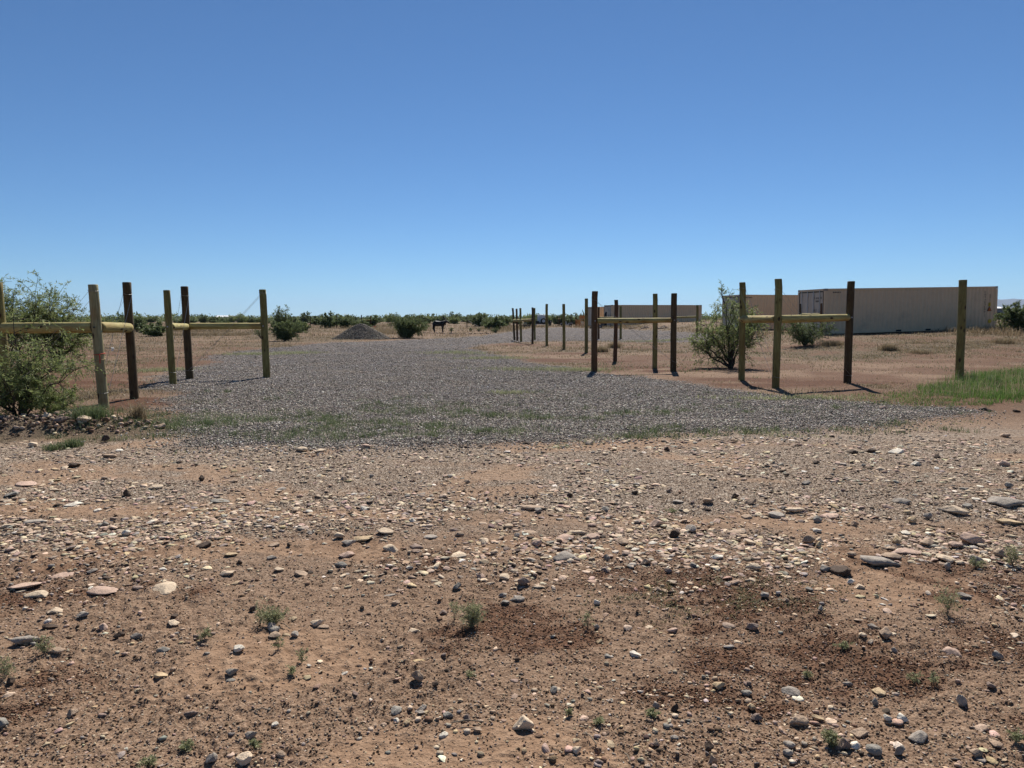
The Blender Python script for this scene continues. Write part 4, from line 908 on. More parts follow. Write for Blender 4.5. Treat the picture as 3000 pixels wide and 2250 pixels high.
def brace(posts, rails, wires, label, twines=(), group='timber brace assemblies of the new fence'):
    """posts: keys; rails: (keyA, pyA, keyB, pyB, radius, overshootA, overshootB); wires: (keyA, pyA, keyB, pyB)"""
    o = POSTS[posts[0]]['b']; root = empty('fence_brace', o); tag(root, label, 'fence', group)
    for k in posts:
        p = POSTS[k]; b = p['b']-o; d = (p['t']-p['b']); q = post_mesh('post', 0, p['r'], M[p['m']], root, np.array([0, 0, -.3]), d, sum(map(ord, k))*7+3); q.location = b
        POSTS[k]['obj'] = q
    for (a, ya, b, yb, rad, oa, ob) in rails:
        A = at_h(a, ya); B = at_h(b, yb); T = (B-A)/np.linalg.norm(B-A)
        A2 = A+T*(POSTS[a]['r']*.9-oa); B2 = B-T*(POSTS[b]['r']*.9-ob); L = np.linalg.norm(B2-A2)
        q = post_mesh('rail', 0, rad, M['rail'], root, np.array([0., 0, 0]), np.array([L, 0, 0]), int(ya*13+len(a)))
        q.location = A2-o; v = Vector(B2-A2); q.rotation_euler = v.to_track_quat('X', 'Z').to_euler()
        if A[1] < 26:
            for K, yy in ((a, ya), (b, yb)):
                C = at_h(K, yy)-o; rr = POSTS[K]['r']; bb = MB(); bb.cyl((0, -rr*.97, 0), (0, -rr-.012, 0), .016, n=8); bb.cyl((0, -rr-.010, 0), (0, -rr-.022, 0), .009, n=6)
                bb.build('bolt', M['steel'], root, C)
    for (a, ya, b, yb) in wires:
        A = at_h(a, ya); B = at_h(b, yb); ra, rb = POSTS[a]['r'], POSTS[b]['r']
        T = (B-A); T[2] = 0; T /= np.linalg.norm(T); nrm = np.array([T[1], -T[0], 0])
        for s in (-1, 1):
            pts = []
            for f in np.linspace(0, 1, 12):
                P_ = A*(1-f)+B*f+nrm*s*(ra*(1-f)+rb*f)*1.03; P_[2] -= .02*math.sin(math.pi*f); pts.append(P_-o)
            w = tube('brace_wire', pts, .0032, M['wire'], root, 4)
        for (K, yy) in ((a, ya), (b, yb)):
            C = at_h(K, yy)-o; rr = POSTS[K]['r']*1.035; ring = [C+np.array([math.cos(t)*rr, math.sin(t)*rr, .01*math.sin(2*t)]) for t in np.linspace(0, 2*math.pi, 15)]
            tube('wire_loop', ring, .0032, M['wire'], root, 4)
    for (K, yy, mm, rad) in twines:
        C = at_h(K, yy)-o; rr = POSTS[K]['r']*1.05; ring = [C+np.array([math.cos(t)*rr, math.sin(t)*rr, .012*math.sin(t+1)]) for t in np.linspace(0, 2*math.pi, 15)]
        tw = tube('twine', ring, rad, M[mm], root, 4)
        if mm == 'twine_red': tube('twine_end', [C+np.array([rr*.5, -rr, 0]), C+np.array([rr*.7, -rr*1.1, -.05]), C+np.array([rr*.62, -rr*1.05, -.16])], rad*1.5, M[mm], tw, 4)
    return root
plan('A1', 22, 1178, -8, 829, 28, 'post_olive'); plan('A2', 306, 1190, 272, 835, 28, 'post_pale'); plan('A3', 394, 1167, 371, 828, 24, 'post_brown')
rA = brace(['A1', 'A2', 'A3'], [('A1', 961, 'A2', 959, .10, 0, 0), ('A2', 959, 'A3', 960, .095, 0, .02)], [('A2', 852, 'A1', 1150), ('A3', 862, 'A2', 1150)],
    'nearest left brace of three leaning posts, red twine round its pale middle post', [('A2', 1037, 'twine_red', .007), ('A2', 1054, 'twine_tan', .006)])
# loose wire with a white knot hanging from the dark post
pA = POSTS['A3']; o_ = POSTS['A1']['b']; hx = XAT(pA['b'][1], 340, 1.2)
tube('loose_wire', [at_h('A3', 862)-o_, np.array([hx, pA['b'][1]-.1, ZAT(pA['b'][1], 940)])-o_, np.array([hx-.02, pA['b'][1]-.12, ZAT(pA['b'][1], 1020)])-o_], .003, M['wire'], rA, 4)
kb = MB(); kb.cyl((0, 0, -.03), (.01, 0, .03), .018, .03, 8); kb.build('wire_grip', M['white_plastic'], rA, np.array([hx-.02, pA['b'][1]-.12, ZAT(pA['b'][1], 1023)])-o_)
plan('B1', 508, 1125, 488, 851, 20, 'post_olive'); plan('B2', 556, 1109, 540, 840, 21, 'post_brown'); plan('B3', 782, 1106, 769, 849, 20, 'post_olive')
brace(['B1', 'B2', 'B3'], [('B1', 957, 'B2', 957, .088, 0, .02), ('B2', 956, 'B3', 955, .082, 0, 0)], [('B3', 858, 'B2', 1085), ('B2', 866, 'B1', 1090)],
    'second left brace of three posts, its right post standing in the gravel')
plan('C1', 1734, 1087, 1743, 854, 18, 'post_red'); POSTS['C1']['b'][0] = XAT(POSTS['C1']['b'][1], 1741, 0)
plan('C4', 1973, 1086, 1975, 860, 18, 'post_brown')
brace(['C1', 'C4'], [('C1', 940, 'C4', 938, .075, 0, 0)], [('C1', 880, 'C4', 1060)], 'two-post brace right of the driveway with one long level rail between two dark posts')
plan('C2', 1802, 1058, 1805, 879, 11.5, 'post_red'); lone('C2', 'reddish dark post standing behind the level rail nearest the driveway')
plan('C3', 1919, 1078, 1919.5, 861, 14.5, 'post_olive'); lone('C3', 'olive post with a long dark split, left of the level rail brace end post')
plan('D1', 2173, 1114, 2175, 828, 18.5, 'post_olive'); plan('D2', 2273, 1134, 2280, 818, 21, 'post_olive'); plan('D3', 2483, 1123, 2494, 825, 21.5, 'post_brown')
POSTS['D2']['m'] = 'post_olive'
brace(['D1', 'D2', 'D3'], [('D1', 935, 'D2', 935, .085, .10, 0), ('D2', 935, 'D3', 930, .085, 0, 0)], [('D2', 848, 'D3', 1100), ('D1', 845, 'D2', 1105)],
    'right brace of three tall posts and two rails in front of the airy mesquite')
plan('D4', 2810, 1114, 2821, 821, 22, 'post_olive'); lone('D4', 'lone thick olive post at the right, rising out of the green grass')
# far row along the drive
plan('E1', 1508, 997, 1502, 903, 6, 'post_brown'); plan('E4', 1560, 1008, 1560, 901, 6.5, 'post_brown')
brace(['E1', 'E4'], [('E1', 939, 'E4', 937, .085, 0, 0)], [], 'small far brace at the bend of the drive, sunlit rail between two dark posts')
plan('E2', 1516, 999, 1513.5, 904.6, 6, 'post_red'); lone('E2', 'reddish post in the far row, second from its left end')
plan('E3', 1527, 1001.5, 1524.5, 903, 6.3, 'post_olive'); lone('E3', 'olive post in the far row, third from its left end')
plan('E5', 1567, 996, 1566, 902.5, 5.4, 'post_olive'); lone('E5', 'slim post touching the right side of the small far brace')
plan('E6', 1602, 1014, 1602, 891, 7.8, 'post_olive'); lone('E6', 'post just right of the white cage tank')
plan('E7', 1653, 1023, 1651.5, 891, 8.6, 'post_olive'); lone('E7', 'post with a dark knot in front of the small low trailer')
plan('E8', 1718, 1034, 1718, 875, 10.2, 'post_olive'); lone('E8', 'post left of the thick red-brown end post of the level rail brace')
plan('F1', 1754, 992, 1754, 900, 6, 'post_red'); plan('F2', 1818.5, 992, 1818.5, 897, 6.6, 'post_olive')
brace(['F1', 'F2'], [('F1', 931, 'F2', 931, .07, 0, 0)], [], 'far brace behind the near level rail, its thin rail crossing the containers')
plan('G1', 1977, 993, 1977, 893, 6.4, 'post_olive'); plan('G2', 2042, 988, 2043, 894, 7.2, 'post_olive')
brace(['G1', 'G2'], [('G1', 930, 'G2', 928, .07, 0, 0)], [], 'far brace left of the airy mesquite, its thin sunlit rail in front of a container')
plan('H1', 2344.5, 986, 2344, 890, 6.4, 'post_brown'); plan('H2', 2406.5, 986, 2406, 889, 6.0, 'post_red')
brace(['H1', 'H2'], [('H1', 922, 'H2', 921, .07, 0, 0)], [], 'far brace right in front of the large container doors with a thin pale rail')
# perimeter fence posts
PF = [(909, 961, 925, 2.6, 'thin perimeter post left of the skyline bush'), (986, 961, 920, 2.8, 'thin perimeter post in front of the tallest left skyline bush'), (1157.5, 958, 926, 2.5, 'thin perimeter post poking above the broad olive bush on its left'),
      (1229, 958, 924, 2.5, 'thin perimeter post poking above the right end of the broad olive bush'), (1368, 959.5, 925, 2.6, 'thin perimeter post between the two bushes right of the elk statue'), (1640, 956, 922, 2.4, 'thin perimeter post partly hidden by the post with a dark knot'),
      (1673, 955, 920, 2.6, 'thin perimeter post behind the right end of the small low trailer'), (1687.3, 957, 917.5, 3.0, 'thin perimeter post at the left of the lumber'), (1702, 955, 920, 2.6, 'thin perimeter post rising from the middle of the lumber'), (1709, 955, 917.5, 2.8, 'thin perimeter post rising from the right of the lumber')]
for i, (px, pb, pt, w, L) in enumerate(PF):
    plan('p%d' % i, px, pb, px, pt, w, 'post_brown'); lone('p%d' % i, L, 'perimeter fence posts')
plan('q1', 1059, 960, 1059, 923, 3, 'post_brown'); plan('q2', 1086, 961, 1086, 924.6, 3, 'post_red')
brace(['q1', 'q2'], [('q1', 938, 'q2', 937.5, .06, 0, 0)], [], 'tiny far brace standing behind the gravel pile')
plan('s1', 826, 961, 826, 924, 2.6, 'post_brown'); plan('s2', 861, 961, 861, 926, 2.8, 'post_brown')
brace(['s1', 's2'], [('s1', 939, 's2', 939, .05, 0, 0)], [], 'tiny far brace half hidden in the wide twiggy bush on the left')
plan('t1', 1635, 956, 1635, 922, 2.4, 'post_brown'); plan('t2', 1642, 950, 1642, 923, 2.2, 'post_brown')
brace(['t1', 't2'], [('t1', 934, 't2', 934, .05, 0, 0)], [], 'tiny far brace between the cage tank and the small low trailer')

# ------------------------------------------------------------------ containers
CL, CW, CH = 12.19, 2.44, 2.59
def make_container(label):
    root = empty('shipping_container', (0, 0, 0)); tag(root, label, 'container', 'beige shipping containers')
    # corrugated walls: long sides along x, doors at x = 0
    bm = bmesh.new()
    def corr(a, b, z0_, z1_, nrm, pitch=.278, dep=.036, flip=False):
        a = Vector(a); b = Vector(b); L = (b-a).length; T = (b-a)/L; n = int(L/pitch); p = L/n; nrm = Vector(nrm)
        prof = []
        for i in range(n):
            s = i*p; prof += [(s, 0), (s+p*.26, 0), (s+p*.5, 1), (s+p*.76, 1)]
        prof.append((L, 0)); lo = []; hi = []
        for s, q in prof:
            P_ = a+T*s-nrm*dep*q; lo.append(bm.verts.new((P_.x, P_.y, z0_))); hi.append(bm.verts.new((P_.x, P_.y, z1_)))
        for i in range(len(prof)-1): bm.faces.new((lo[i], lo[i+1], hi[i+1], hi[i]))
    corr((.17, .02, 0), (CL-.17, .02, 0), .16, CH-.09, (0, -1, 0)); corr((.17, CW-.02, 0), (CL-.17, CW-.02, 0), .16, CH-.09, (0, 1, 0)); corr((CL-.03, .17, 0), (CL-.03, CW-.17, 0), .16, CH-.1, (1, 0, 0))
    me = bpy.data.meshes.new('wall'); bm.to_mesh(me); bm.free(); me.materials.append(M['beige']); link('wall', me, root)
    r_ = MB(); r_.box((CL/2, CW/2, CH-.035), (CL-.06, CW-.06, .03)); 
    for i in range(42): r_.box((.3+i*.277, CW/2, CH-.012), (.09, CW-.3, .014))
    r_.build('roof', M['beige'], root)
    f = MB()
    for yy in (.03, CW-.03):
        f.box((CL/2, yy, CH-.05), (CL-.36, .06, .09)); f.box((CL/2, yy, .09), (CL-.36, .06, .15))
        for xx in (.085, CL-.085): f.box((xx, yy+(.05 if yy < 1 else -.05), CH/2), (.17, .16, CH-.26))
    for xx in (.04, CL-.04):
        f.box((xx, CW/2, CH-.07), (.08, CW-.36, .13)); f.box((xx, CW/2, .08), (.08, CW-.36, .14))
    f.box((CL/2, CW/2, .17), (CL-.1, CW-.1, .03)); f.build('frame', M['beige'], root)
    for xx in (.089, CL-.089):
        for yy in (.081, CW-.081):
            for zz in (.059, CH-.059):
                c = MB(); c.box((xx, yy, zz), (.184, .168, .122), bev=.01); c.build('corner_casting', M['castings'], root)
    fp = MB()
    for xx in (CL/2-1.05, CL/2+1.05): fp.box((xx, -.004, .09), (.36, .012, .10))
    fp.build('forklift_pocket', M['black'], root)
    # two doors with two locking bars each
    for d in (0, 1):
        y0 = .16+d*1.06; D = MB(); D.box((.035, y0+.53, CH/2+.01), (.05, 1.05, CH-.32))
        for q in range(5): D.box((.008, y0+.53, .42+q*.42), (.018, .90, .26), bev=.005)
        dr = D.build('door', M['beige2'], root)
        for yy in (y0+.27, y0+.80):
            rd = MB(); rd.cyl((-.04, yy, .12), (-.04, yy, CH-.09), .022, n=10)
            for zz in (.28, .9, 1.55, 2.2): rd.box((-.025, yy, zz), (.05, .09, .05))
            rod = rd.build('lock_rod', M['rod'], dr)
            h_ = MB(); h_.box((-.065, yy+(.18 if d == 0 else -.18), 1.0), (.018, .36, .035)); h_.build('handle', M['rod'], rod)
        g = MB()
        for zz in (CH-.165, .165): g.box((.0, y0+.53, zz), (.03, 1.05, .055))
        g.box((.0, y0+(-.005 if d == 0 else 1.065), CH/2), (.03, .035, CH-.34))
        g.build('gasket', M['black'], dr)
    # small vents near the top of the long side and the door-end markings
    v = MB(); 
    for i in range(5): v.box((.55+i*.11, -.002, CH-.22), (.07, .012, .05), Matrix.Rotation(.5, 3, 'Y'))
    v.build('vent', M['black'], root)
    return root
def glyphs(mb, x0, z0_, cols, rows, gw, gh, gap, plane='X', seed=0, skip=.12, ln=1.55):
    """short runs of block characters, too small in the photo to be read"""
    r = random.Random(seed)
    for j in range(rows):
        for i in range(cols):
            if r.random() < skip: continue
            segs = [(0, .5, .16, 1), (1, .5, .16, 1), (.5, 0, 1, .14), (.5, 1, 1, .14), (.5, .5, 1, .14)]
            for s in segs:
                if r.random() < .35: continue
                cx = x0+i*(gw+gap)+(s[0])*gw; cz = z0_-j*gh*ln-(1-s[1])*gh; sx_, sz_ = s[2]*gw if s[2] == 1 else .2*gw, s[3]*gh if s[3] == 1 else .14*gh
                if plane == 'X': mb.box((-.006, cx, cz), (.006, sx_, sz_))
                else: mb.box((cx, -.006, cz), (sx_, .006, sz_))
def dress_container(root, seed):
    mk = MB(); glyphs(mk, .30, 2.12, 7, 1, .075, .10, .03, seed=seed); glyphs(mk, .52, 1.94, 3, 1, .07, .09, .03, seed=seed+1)
    glyphs(mk, .30, 1.42, 4, 5, .05, .065, .02, seed=seed+2, skip=.1); glyphs(mk, .72, 1.42, 5, 5, .04, .06, .018, seed=seed+5, skip=.1)
    o = mk.build('marking', M['darkmark'], root); o.rotation_euler = (0, 0, 0); return o
c1 = make_container('nearest large beige shipping container with an orange warning triangle at its right end')
def place_cont(c, xl, yl, zl, rz, slope): c.location = (xl, yl, zl); c.rotation_euler = (0, -slope, rz)
base_children = list(c1.children)
c2 = copy_tree(c1); tag(c2, 'middle beige container behind the airy mesquite, half hidden by the nearest container')
c3 = copy_tree(c1); tag(c3, 'far beige shipping container left of the mesquite with a black tarp at its grey doors')
c4 = copy_tree(c1); tag(c4, 'farthest beige shipping container at the left, mostly behind the thick near post')
# mirrored text order does not matter: the doors face the camera's left
place_cont(c1, 17.8, 40.6, .655, math.atan2(3.0, 11.8), math.atan2(.27, 12.19))
place_cont(c2, 16.85, 52.9, .74, math.atan2(3.0, 11.8), .004)
place_cont(c3, 12.1, 87.0, .66, math.atan2(3.0, 11.8), .004)
place_cont(c4, 10.35, 92.0, .52, math.atan2(3.0, 11.8), .004)
dress_container(c1, 5); dress_container(c2, 25); dress_container(c3, 45)
# right-end marks on the long side
for i in range(11):
    mk = MB(); glyphs(mk, CL-.98, 2.28-i*.145, 1, 1, .075, .09, 0, 'Y', seed=60+i, skip=0); mk.build('side_marking', M['darkmark'], c1)
for i in range(6):
    mk = MB(); glyphs(mk, CL-.60, 2.10-i*.085, 1, 1, .05, .06, 0, 'Y', seed=80+i, skip=0); mk.build('side_marking', M['darkmark'], c1)
s = MB(); s.box((CL-.60, -.010, 1.50), (.14, .012, .22)); y1 = s.build('label_plate', M['yellow_sign'], c1)
s = MB(); glyphs(s, CL-.65, 1.58, 2, 3, .03, .04, .02, 'Y', seed=7, skip=0); b_ = s.build('plate_text', M['darkmark'], y1); b_.location.y = -.012
s = MB(); s.poly([(CL-.78, -.006, 1.10), (CL-.42, -.006, 1.10), (CL-.60, -.006, 1.40)], .01, (0, -1, 0)); tr = s.build('warning_triangle', M['darkmark'], c1)
s = MB(); s.poly([(CL-.73, -.018, 1.125), (CL-.47, -.018, 1.125), (CL-.60, -.018, 1.345)], .004, (0, -1, 0)); s.build('triangle_face', M['orange_sign'], tr)
s = MB(); s.poly([(CL-.66, -.010, .42), (CL-.54, -.010, .36), (CL-.42, -.010, .42), (CL-.42, -.010, .56), (CL-.54, -.010, .62), (CL-.66, -.010, .56)], .01, (0, -1, 0)); s.build('yellow_decal', M['yellow_sign'], c1)
s = MB(); s.box((1.62, -.004, 1.62), (.05, .01, .05)); s.box((1.45, -.004, 1.5), (.07, .008, .07)); s.build('scuff_patch', M['darkmark'], c1)
# black tarp hanging at the doors of the far container
tp = MB(); p = GP(1770, 958); Yt = 87.2
bmv = [(XAT(Yt, a, 1), Yt+b, ZAT(Yt, c_)) for a, b, c_ in ((1774, 0, 913), (1777.5, -.1, 914), (1776, -.5, 935), (1775, -.6, 957), (1764, -.5, 957), (1766, -.3, 935), (1770, -.1, 922))]
tp.poly(bmv, .06, (0, 1, 0)); tag(tp.build('tarp', M['tarp']), 'black tarp hanging beside the grey doors of the far container', 'tarp')

# ------------------------------------------------------------------ yard things
def wheel(parent, c, R=.33, w=.2, axis=(0, 1, 0), name='wheel'):
    a = Vector(axis); c = Vector(c)
    b = MB(); b.torus(c, R-w*.45, w*.45, axis, 28, 10); t = b.build(name, M['rubber'], parent, smooth=True)
    b = MB(); b.cyl(c-a*w*.22, c+a*w*.22, R-w*.75, n=20); b.cyl(c-a*w*.4, c+a*w*.4, R*.18, n=10); b.build('rim', M['steel'], t); return t
def at(px, py):
    return P3(px, py)
# trailer with a cage tank and a spare wheel
p = at(1585, 957.5); root = empty('flat_trailer', p, 0); tag(root, 'black flat trailer with a spare wheel, carrying the white cage tank', 'trailer')
s_ = p.y/F
b = MB(); b.box((0, 0, .42), (1.5, 2.6, .10)); b.box((0, -1.28, .50), (1.5, .06, .16)); b.build('frame', M['black'], root)
b = MB(); b.box((0, 0, .485), (1.44, 2.5, .03)); b.build('deck', M['lumber'], root)
b = MB(); b.box((-.72, -1.34, .30), (.28, .04, .10)); b.box((.05, -1.33, .33), (1.25, .04, .05)); b.build('bumper', M['steel'], root)
for sx_ in (-1, 1):
    wheel(root, (sx_*.80, .2, .33), .33, .2, (1, 0, 0))
    b = MB(); b.box((sx_*.80, .2, .70), (.24, .85, .03)); b.box((sx_*.80, -.22, .62), (.24, .03, .16)); b.build('fender', M['black'], root)
b = MB(); b.cyl((0, 1.3, .42), (0, 2.3, .42), .04); b.build('tongue', M['black'], root)
wheel(root, (.28, -1.42, .78), .39, .22, (0, 1, 0), 'spare_wheel')
b = MB(); b.box((-.55, -1.15, .66), (.42, .25, .22), bev=.03); b.build('tool_box', M['black'], root)
t = empty('cage_tank', (p.x+.02, p.y-.35, p.z+.50)); tag(t, 'white plastic tank in a wire cage standing on the black trailer', 'tank')
b = MB(); b.box((0, 0, .60), (1.0, 1.12, 1.0), bev=.09); b.cyl((0, 0, 1.09), (0, 0, 1.16), .12); b.build('bottle', M['white_plastic'], t, smooth=False)
b = MB()
for k_ in range(7):
    zz = .16+k_*.155
    for yy in (-.58, .58): b.cyl((-.52, yy, zz), (.52, yy, zz), .011, n=6)
    for xx in (-.52, .52): b.cyl((xx, -.58, zz), (xx, .58, zz), .011, n=6)
for k_ in range(8):
    xx = -.52+k_*1.04/7
    for yy in (-.58, .58): b.cyl((xx, yy, .12), (xx, yy, 1.10), .011, n=6)
for k_ in range(8):
    yy = -.58+k_*1.16/7
    for xx in (-.52, .52): b.cyl((xx, yy, .12), (xx, yy, 1.10), .011, n=6)
b.build('cage', M['steel'], t)
b = MB()
for yy in (-.5, 0, .5): b.box((0, yy, .04), (1.0, .12, .10))
b.box((0, 0, .105), (1.0, 1.15, .02)); b.build('pallet', M['steel'], t)
# wheeled bin
p = at(1611, 957); root = empty('wheeled_bin', p, .2); tag(root, 'tall black bin with a white label right of the cage tank', 'bin')
b = MB(); b.cyl((0, 0, .08), (0, 0, .78), .20, .25, 4); b.build('body', M['black'], root); b = MB(); b.box((0, 0, .82), (.44, .46, .06), bev=.02); b.build('lid', M['black'], root)
b = MB(); b.box((.03, -.205, .68), (.13, .01, .09), Matrix.Rotation(0, 3, 'X')); b.build('label_plate', M['white_plastic'], root)
for sx_ in (-.17, .17): wheel(root, (sx_, .12, .09), .09, .05, (1, 0, 0))
# box scraper
p = at(1541, 959.5); root = empty('box_scraper', p, 0); tag(root, 'low black box scraper implement behind the small far brace', 'implement')
b = MB(); b.box((0, 0, .18), (1.0, .05, .34)); b.box((-.5, .2, .2), (.04, .5, .36)); b.box((.5, .2, .2), (.04, .5, .36)); b.box((0, .4, .14), (1.0, .04, .2)); b.build('scraper_box', M['black'], root)
b = MB(); b.cyl((-.35, .2, .35), (-.12, .1, .78), .03); b.cyl((.1, .2, .35), (-.12, .1, .78), .03); b.cyl((-.3, .4, .3), (-.12, .1, .72), .025); b.build('hitch_frame', M['steel'], root)
b = MB(); b.box((-.14, .1, .72), (.18, .12, .24), bev=.02); b.build('gearbox', M['black'], root)
p = at(1522.5, 958.5); b = MB(); b.box((0, 0, .14), (.16, .3, .28), bev=.02); b.cyl((0, 0, .28), (0, 0, .34), .05); tag(b.build('fuel_can', M['black'], None, p), 'small black can left of the box scraper', 'can')
# low trailer with pale fenders
p = at(1658.5, 957.5); root = empty('utility_trailer', p, .05); tag(root, 'low black trailer with white-edged fenders beside the post with a dark knot', 'trailer')
b = MB(); b.box((0, 0, .28), (1.45, 1.1, .10)); b.box((0, .55, .38), (1.45, .05, .22)); b.box((-.7, 0, .38), (.05, 1.1, .2)); b.box((.7, 0, .38), (.05, 1.1, .2)); b.build('frame', M['black'], root)
for sx_ in (-.52, .52):
    wheel(root, (sx_, -.55, .2), .2, .14, (0, 1, 0))
    b = MB(); b.box((sx_, -.56, .50), (.48, .24, .03)); b.box((sx_-.24, -.56, .45), (.03, .24, .10)); b.box((sx_+.24, -.56, .45), (.03, .24, .10)); b.build('fender', M['white_metal'], root)
b = MB(); b.box((0, -.58, .27), (.5, .03, .05)); b.box((.3, -.58, .30), (.45, .03, .03), Matrix.Rotation(.5, 3, 'Y')); b.build('white_trim', M['white_metal'], root)
b = MB(); b.cyl((0, -.1, .33), (0, -.1, .62), .035); b.box((-.02, -.1, .64), (.12, .1, .12), bev=.02); b.build('jack', M['white_metal'], root)
# lumber
p = at(1695, 957.5); root = empty('lumber_stack', p, 0); tag(root, 'brown boards leaning upright in a row left of the wooden frame', 'lumber')
for k_ in range(7):
    b = MB(); hgt = .98-.03*(k_ % 3); b.box((0, 0, hgt/2), (.085, .03, hgt), Matrix.Rotation(.18+.02*(k_ % 2), 3, 'X') @ Matrix.Rotation(.05*((k_ % 3)-1), 3, 'Y'))
    b.build('board', M['lumber'], root, (-.36+k_*.115, .02*(k_ % 2), 0))
p = at(1706, 956.5); root = empty('wooden_frame', p, 0); tag(root, 'orange brown timber frame with a solid top panel right of the leaning boards', 'frame')
for xx in (-.32, .0, .32):
    b = MB(); b.box((xx, 0, .55), (.07, .07, 1.1)); b.build('upright', M['lumber'], root)
b = MB(); b.box((.02, .06, 1.30), (.95, .05, .42)); b.build('panel', M['lumber'], root)
b = MB(); b.box((-.05, -.05, 1.02), (.62, .4, .04)); b.build('shelf', M['lumber_pale'], root)
for zz in (.35, .7):
    b = MB(); b.box((0, .05, zz), (.7, .03, .09)); b.build('crosspiece', M['lumber'], root)
# patio chair
p = at(1708, 959); root = empty('patio_chair', p, .5); tag(root, 'pale patio chair in front of the wooden frame', 'chair')
b = MB(); b.box((0, 0, .40), (.46, .44, .03), bev=.01); b.build('seat', M['lumber_pale'], root)
b = MB(); b.box((0, .22, .62), (.44, .03, .36), Matrix.Rotation(-.2, 3, 'X'), bev=.01); b.build('backrest', M['lumber_pale'], root)
for sx_ in (-.2, .2):
    for sy in (-.2, .2): b = MB(); b.cyl((sx_, sy, 0), (sx_, sy, .40), .02, n=8); b.build('leg', M['lumber_pale'], root)
    b = MB(); b.box((sx_*1.1, 0, .58), (.04, .44, .025)); b.build('armrest', M['lumber_pale'], root)
# barrel, tyre, boards on the ground
p = at(1764, 961.5); root = empty('barrel', p); tag(root, 'dark grey plastic barrel at the far container doors', 'barrel')
b = MB(); b.cyl((0, 0, 0), (0, 0, .56), .18, .22, 20); b.build('body', M['grey_plastic'], root, smooth=False); b = MB(); b.torus((0, 0, .56), .215, .02, (0, 0, 1)); b.build('rim', M['grey_plastic'], root)
p = at(1757, 961.5); root = empty('old_tyre', p); tag(root, 'black tyre standing left of the dark grey barrel', 'tyre'); wheel(root, (0, 0, .22), .22, .14, (.3, 1, 0), 'tyre')
p = at(1780, 962); root = empty('plank_pile', p, .05); tag(root, 'pale planks lying on the gravel in front of the far container', 'planks')
for k_ in range(5): b = MB(); b.box((0, 0, 0), (1.0+.08*(k_ % 3), .16, .035)); o = b.build('plank', M['lumber_pale'], root, (.03*k_-.05, -.3+.15*k_, .04+.012*k_)); o.rotation_euler = (0, .03*(k_ % 2), .04*k_-.1)
def mound(px, py, wpx, hpx, label, seed, cat='mound', name='dirt_mound', cols=(SOILC, TAN, DARK, GREY), depth=.8, ns=900, ss=.02):
    p = at(px, py); W_ = wpx*p.y/F/2; Hh = hpx*p.y/F; r = np.random.default_rng(seed); n = 46; rnd = (lambda q_: np.clip(1-np.sqrt(q_*q_+.035)+.02, 0, 1))
    gx, gy = np.meshgrid(np.linspace(-1.25, 1.25, n), np.linspace(-1.25, 1.25, n)); rr = np.hypot(gx, gy)
    h = rnd(rr)*Hh*1.15; h = h*(.8+.4*fbm(gx*2+seed, gy*2, seed, 3))-.04*(rr > 1.0)-.03*sst(1, 1.2, rr)
    V = np.stack([gx*W_, gy*W_*depth, h], -1).reshape(-1, 3); i = np.arange(n-1)[:, None]*n+np.arange(n-1)[None]
    Fc = np.stack([i, i+1, i+n+1, i+n], -1).reshape(-1, 4); c = pick(r, len(V), list(cols), [1]*len(cols))
    Fc3 = np.concatenate([Fc[:, [0, 1, 2]], Fc[:, [0, 2, 3]]])
    # stones over its surface
    a = r.uniform(0, 2*np.pi, ns); q = np.sqrt(r.uniform(size=ns))*1.02; sx_, sy = q*np.cos(a), q*np.sin(a)
    hz = rnd(q)*Hh*1.15*(.8+.4*fbm(sx_*2+seed, sy*2, seed, 3)); sz = ss*r.uniform(.5, 1.3, ns)
    Vs = [V]; Fs = [Fc3]; Cs = [c]; off = len(V); sc = pick(r, ns, list(cols), [1]*len(cols))
    for k_ in range(len(OC)):
        w_ = np.where(r.integers(0, len(OC), ns) == k_)[0]; v, f = OC[k_]
        if not len(w_): continue
        Q = v[None]*sz[w_][:, None, None]+np.stack([sx_[w_]*W_, sy[w_]*W_*depth, hz[w_]+.005], 1)[:, None, :]
        Vs.append(Q.reshape(-1, 3)); Fs.append((f[None]+(np.arange(len(w_))*6)[:, None, None]).reshape(-1, 3)+off); Cs.append(np.repeat(sc[w_], 6, 0)); off += len(w_)*6
    o = mesh_np(name, np.concatenate(Vs), np.concatenate(Fs), M['gravel'], col=np.concatenate(Cs), loc=p); tag(o, label, cat); return o
mound(1059, 993, 168, 42, 'tall cone of grey gravel heaped beside the far end of the driveway', 9, 'gravel pile', 'gravel_pile', [g_*.34 for g_ in GC], .8, 14000, .030)
mound(1731, 962, 12, 6, 'dark heap at the foot of the farthest container', 11, cols=(DARK, PURP))
for i, (px, py, w, h, L) in enumerate(((1858, 962, 34, 6, 'leftmost low rubble mound along the far container'), (1893, 962, 30, 7, 'middle low rubble mound along the far container'), (1945, 962, 44, 7, 'rightmost low rubble mound along the far container'))):
    mound(px, py, w, h, L, 20+i, cols=(GREY, TAN, SOILC, DARK), ss=.05)
# orange tape
p = at(1094, 964); b = MB(); r_ = random.Random(5)
for k_ in range(9):
    a = r_.uniform(0, 6.28); x_ = r_.uniform(-.2, .25); z_ = r_.uniform(.0, .28)
    b.poly([(x_, 0, z_), (x_+.16*math.cos(a), .05, z_+.03), (x_+.16*math.cos(a), .05, z_+.075), (x_, 0, z_+.045)], .004, (0, 1, 0))
tag(b.build('marker_tape', M['orange_tape'], None, p), 'crumpled orange marker tape beside the gravel pile', 'tape')
